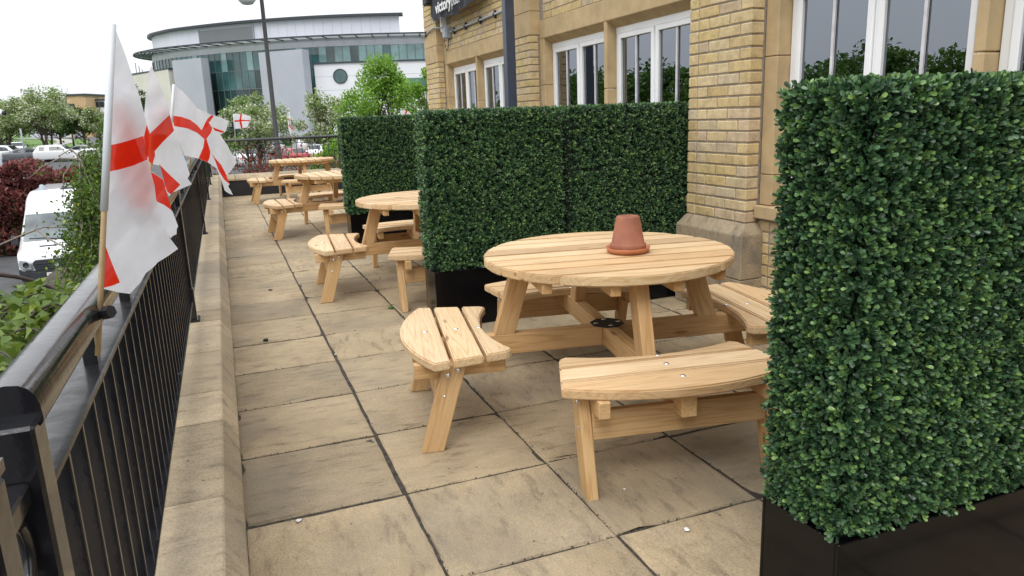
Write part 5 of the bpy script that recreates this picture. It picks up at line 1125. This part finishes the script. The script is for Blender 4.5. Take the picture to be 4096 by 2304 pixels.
bb = MB(); bb.add([(-.90, .02, .22), (-.5, -.10, .20), (.5, -.10, .20), (.90, .02, .22), (.95, .02, .60), (.5, -.11, .52), (-.5, -.11, .52), (-.95, .02, .60), (-.95, .45, .25), (.95, .45, .25), (1.0, .45, .60), (-1.0, .45, .60)], [(0, 1, 6, 7), (1, 2, 5, 6), (2, 3, 4, 5), (3, 9, 10, 4), (0, 7, 11, 8), (7, 6, 5, 4, 10, 11), (0, 8, 9, 3, 2, 1)])
bb.obj('bumper', 'plastic', van, bevel=.03, seg=2)
gr = MB().prism([(-.52, .53), (-.44, .50), (.44, .50), (.52, .53), (.58, .76), (.50, .84), (-.50, .84), (-.58, .76)], 0, .05, Matrix.Translation((0, -.04, 0)) @ Matrix.Rotation(PI/2, 4, 'X')).obj('grille', 'plastic', van, bevel=.01)
for zz in (.60, .67, .74): MB().box(-.5, .5, -.115, -.092, zz-.014, zz+.014).obj('grille_bar', 'darkmetal', gr)
MB().tube([(0, -.112, .675), (0, -.122, .675)], .055, 12).obj('badge', 'lamp', gr)
for s_ in (-1, 1):
    hl = MB().prism([(s_*.60, .60), (s_*.64, .58), (s_*.86, .62), (s_*.90, .74), (s_*.86, .88), (s_*.70, .84), (s_*.61, .76)], -.03, .13, Matrix.Translation((0, .06, 0)) @ Matrix.Rotation(PI/2, 4, 'X')).obj('headlight', 'lamp', van, bevel=.015)
    MB().lathe([(0, 0), (.06, .01), (.075, .03)], 14, mtx=Matrix.Translation((s_*.73, -.075, .73)) @ Matrix.Rotation(PI/2, 4, 'X')).obj('lens', 'carglass', hl)
    MB().tube([(s_*.78, -.07, .38), (s_*.78, -.03, .38)], .06, 12).obj('fog_lamp', 'carglass', van)
    MB().box(s_*1.02, s_*1.18, 1.0, 1.12, 1.16, 1.42).obj('mirror', 'plastic', van, bevel=.03) if s_ > 0 else MB().box(-1.18, -1.02, 1.0, 1.12, 1.16, 1.42).obj('mirror', 'plastic', van, bevel=.03)
    wheel(van, s_*.87, .95, .36, .24); wheel(van, s_*.87, 4.4, .36, .24)
    q = MB().add([(s_*1.004, 1.45, 1.16), (s_*1.004, 2.35, 1.18), (s_*.92, 2.3, 1.72), (s_*.90, 1.85, 1.72)], [(0, 1, 2, 3)]).obj('side_window', 'carglass', van)
MB().box(-.42, .02, .44, .54, 1.125, 1.155).obj('bonnet_vent', 'plastic', van)
pl_ = MB().box(-.27, .27, -.145, -.125, .36, .475).obj('number_plate', 'plate_w', van, bevel=.004)
me = text_mesh('plate_text', 'YK65 VPO', .10, .0015); xs = [q.co.x for q in me.vertices]; k = .47/(max(xs)-min(xs))
for q in me.vertices: q.co = Vector(((q.co.x-min(xs))*k-.235, -.148-q.co.z, .382+q.co.y*1.02))
link('lettering', me, 'matt_black', pl_)
MB().lathe([(.11, 0), (.11, .07), (.07, .09), (.06, .16), (0, .18)], 14, (-.45, 2.75, 2.55)).obj('beacon', 'greybox', van, smooth=True); MB().box(.05, .4, 2.5, 2.8, 2.53, 2.60).obj('roof_vent', 'plastic', van, bevel=.02)

# ================================================================== LITTER ON THE PAVING
def litter(name, label, x, y, size, mat, z=.004):
    r_ = random.Random(int(x*1000)); b = MB(); n = 7; pts = [(size*r_.uniform(.5, 1)*math.cos(a), size*r_.uniform(.5, 1)*math.sin(a), size*r_.uniform(.05, .35)) for a in np.linspace(0, 2*PI, n+1)[:-1]]
    b.add([(0, 0, size*.5)]+pts+[(p[0]*.9, p[1]*.9, 0) for p in pts], [(0, 1+i, 1+(i+1) % n) for i in range(n)]+[(1+i, 1+n+i, 1+n+(i+1) % n, 1+(i+1) % n) for i in range(n)]+[tuple(range(1+n, 1+2*n))[::-1]])
    o = b.obj(name, mat, None, loc=(x, y, z)); return tag(o, label, 'litter')
def gz0(x, y): d = ray(x, y); k = -CAM[2]/d[2]; return CAM+d*k
for nm, lab, px, py, sz, mt in (('paper_scrap', 'white paper scrap on the slab beside the left parapet', 752, 1312, .013, 'paper'), ('paper_scrap', 'white torn wrapper near the right planter', 1727, 1335, .015, 'paper'), ('paper_scrap', 'tiny white crumb near the front bench leg', 1571, 1233, .007, 'paper'),
    ('cigarette_end', 'white cigarette end in the paving joint behind the left bench', 844, 893, .010, 'paper'), ('pebble', 'small pale pebble at the slab corner right of the left bench', 1268, 1025, .011, 'coping'), ('pebble', 'small pale pebble in the joint behind the front bench', 1757, 1077, .011, 'coping'),
    ('fallen_leaf', 'brown dry leaf on the paving halfway along the terrace', 680, 731, .022, 'bark'), ('fallen_sprig', 'green fallen sprig in front of the middle hedge planter', 984, 776, .035, 'iris'), ('fallen_sprig', 'green leaf fallen on the paving beside the parapet', 670, 858, .025, 'hedge_core')):
    p = gz0(px, py); litter(nm, lab, p[0], p[1], sz, mt)
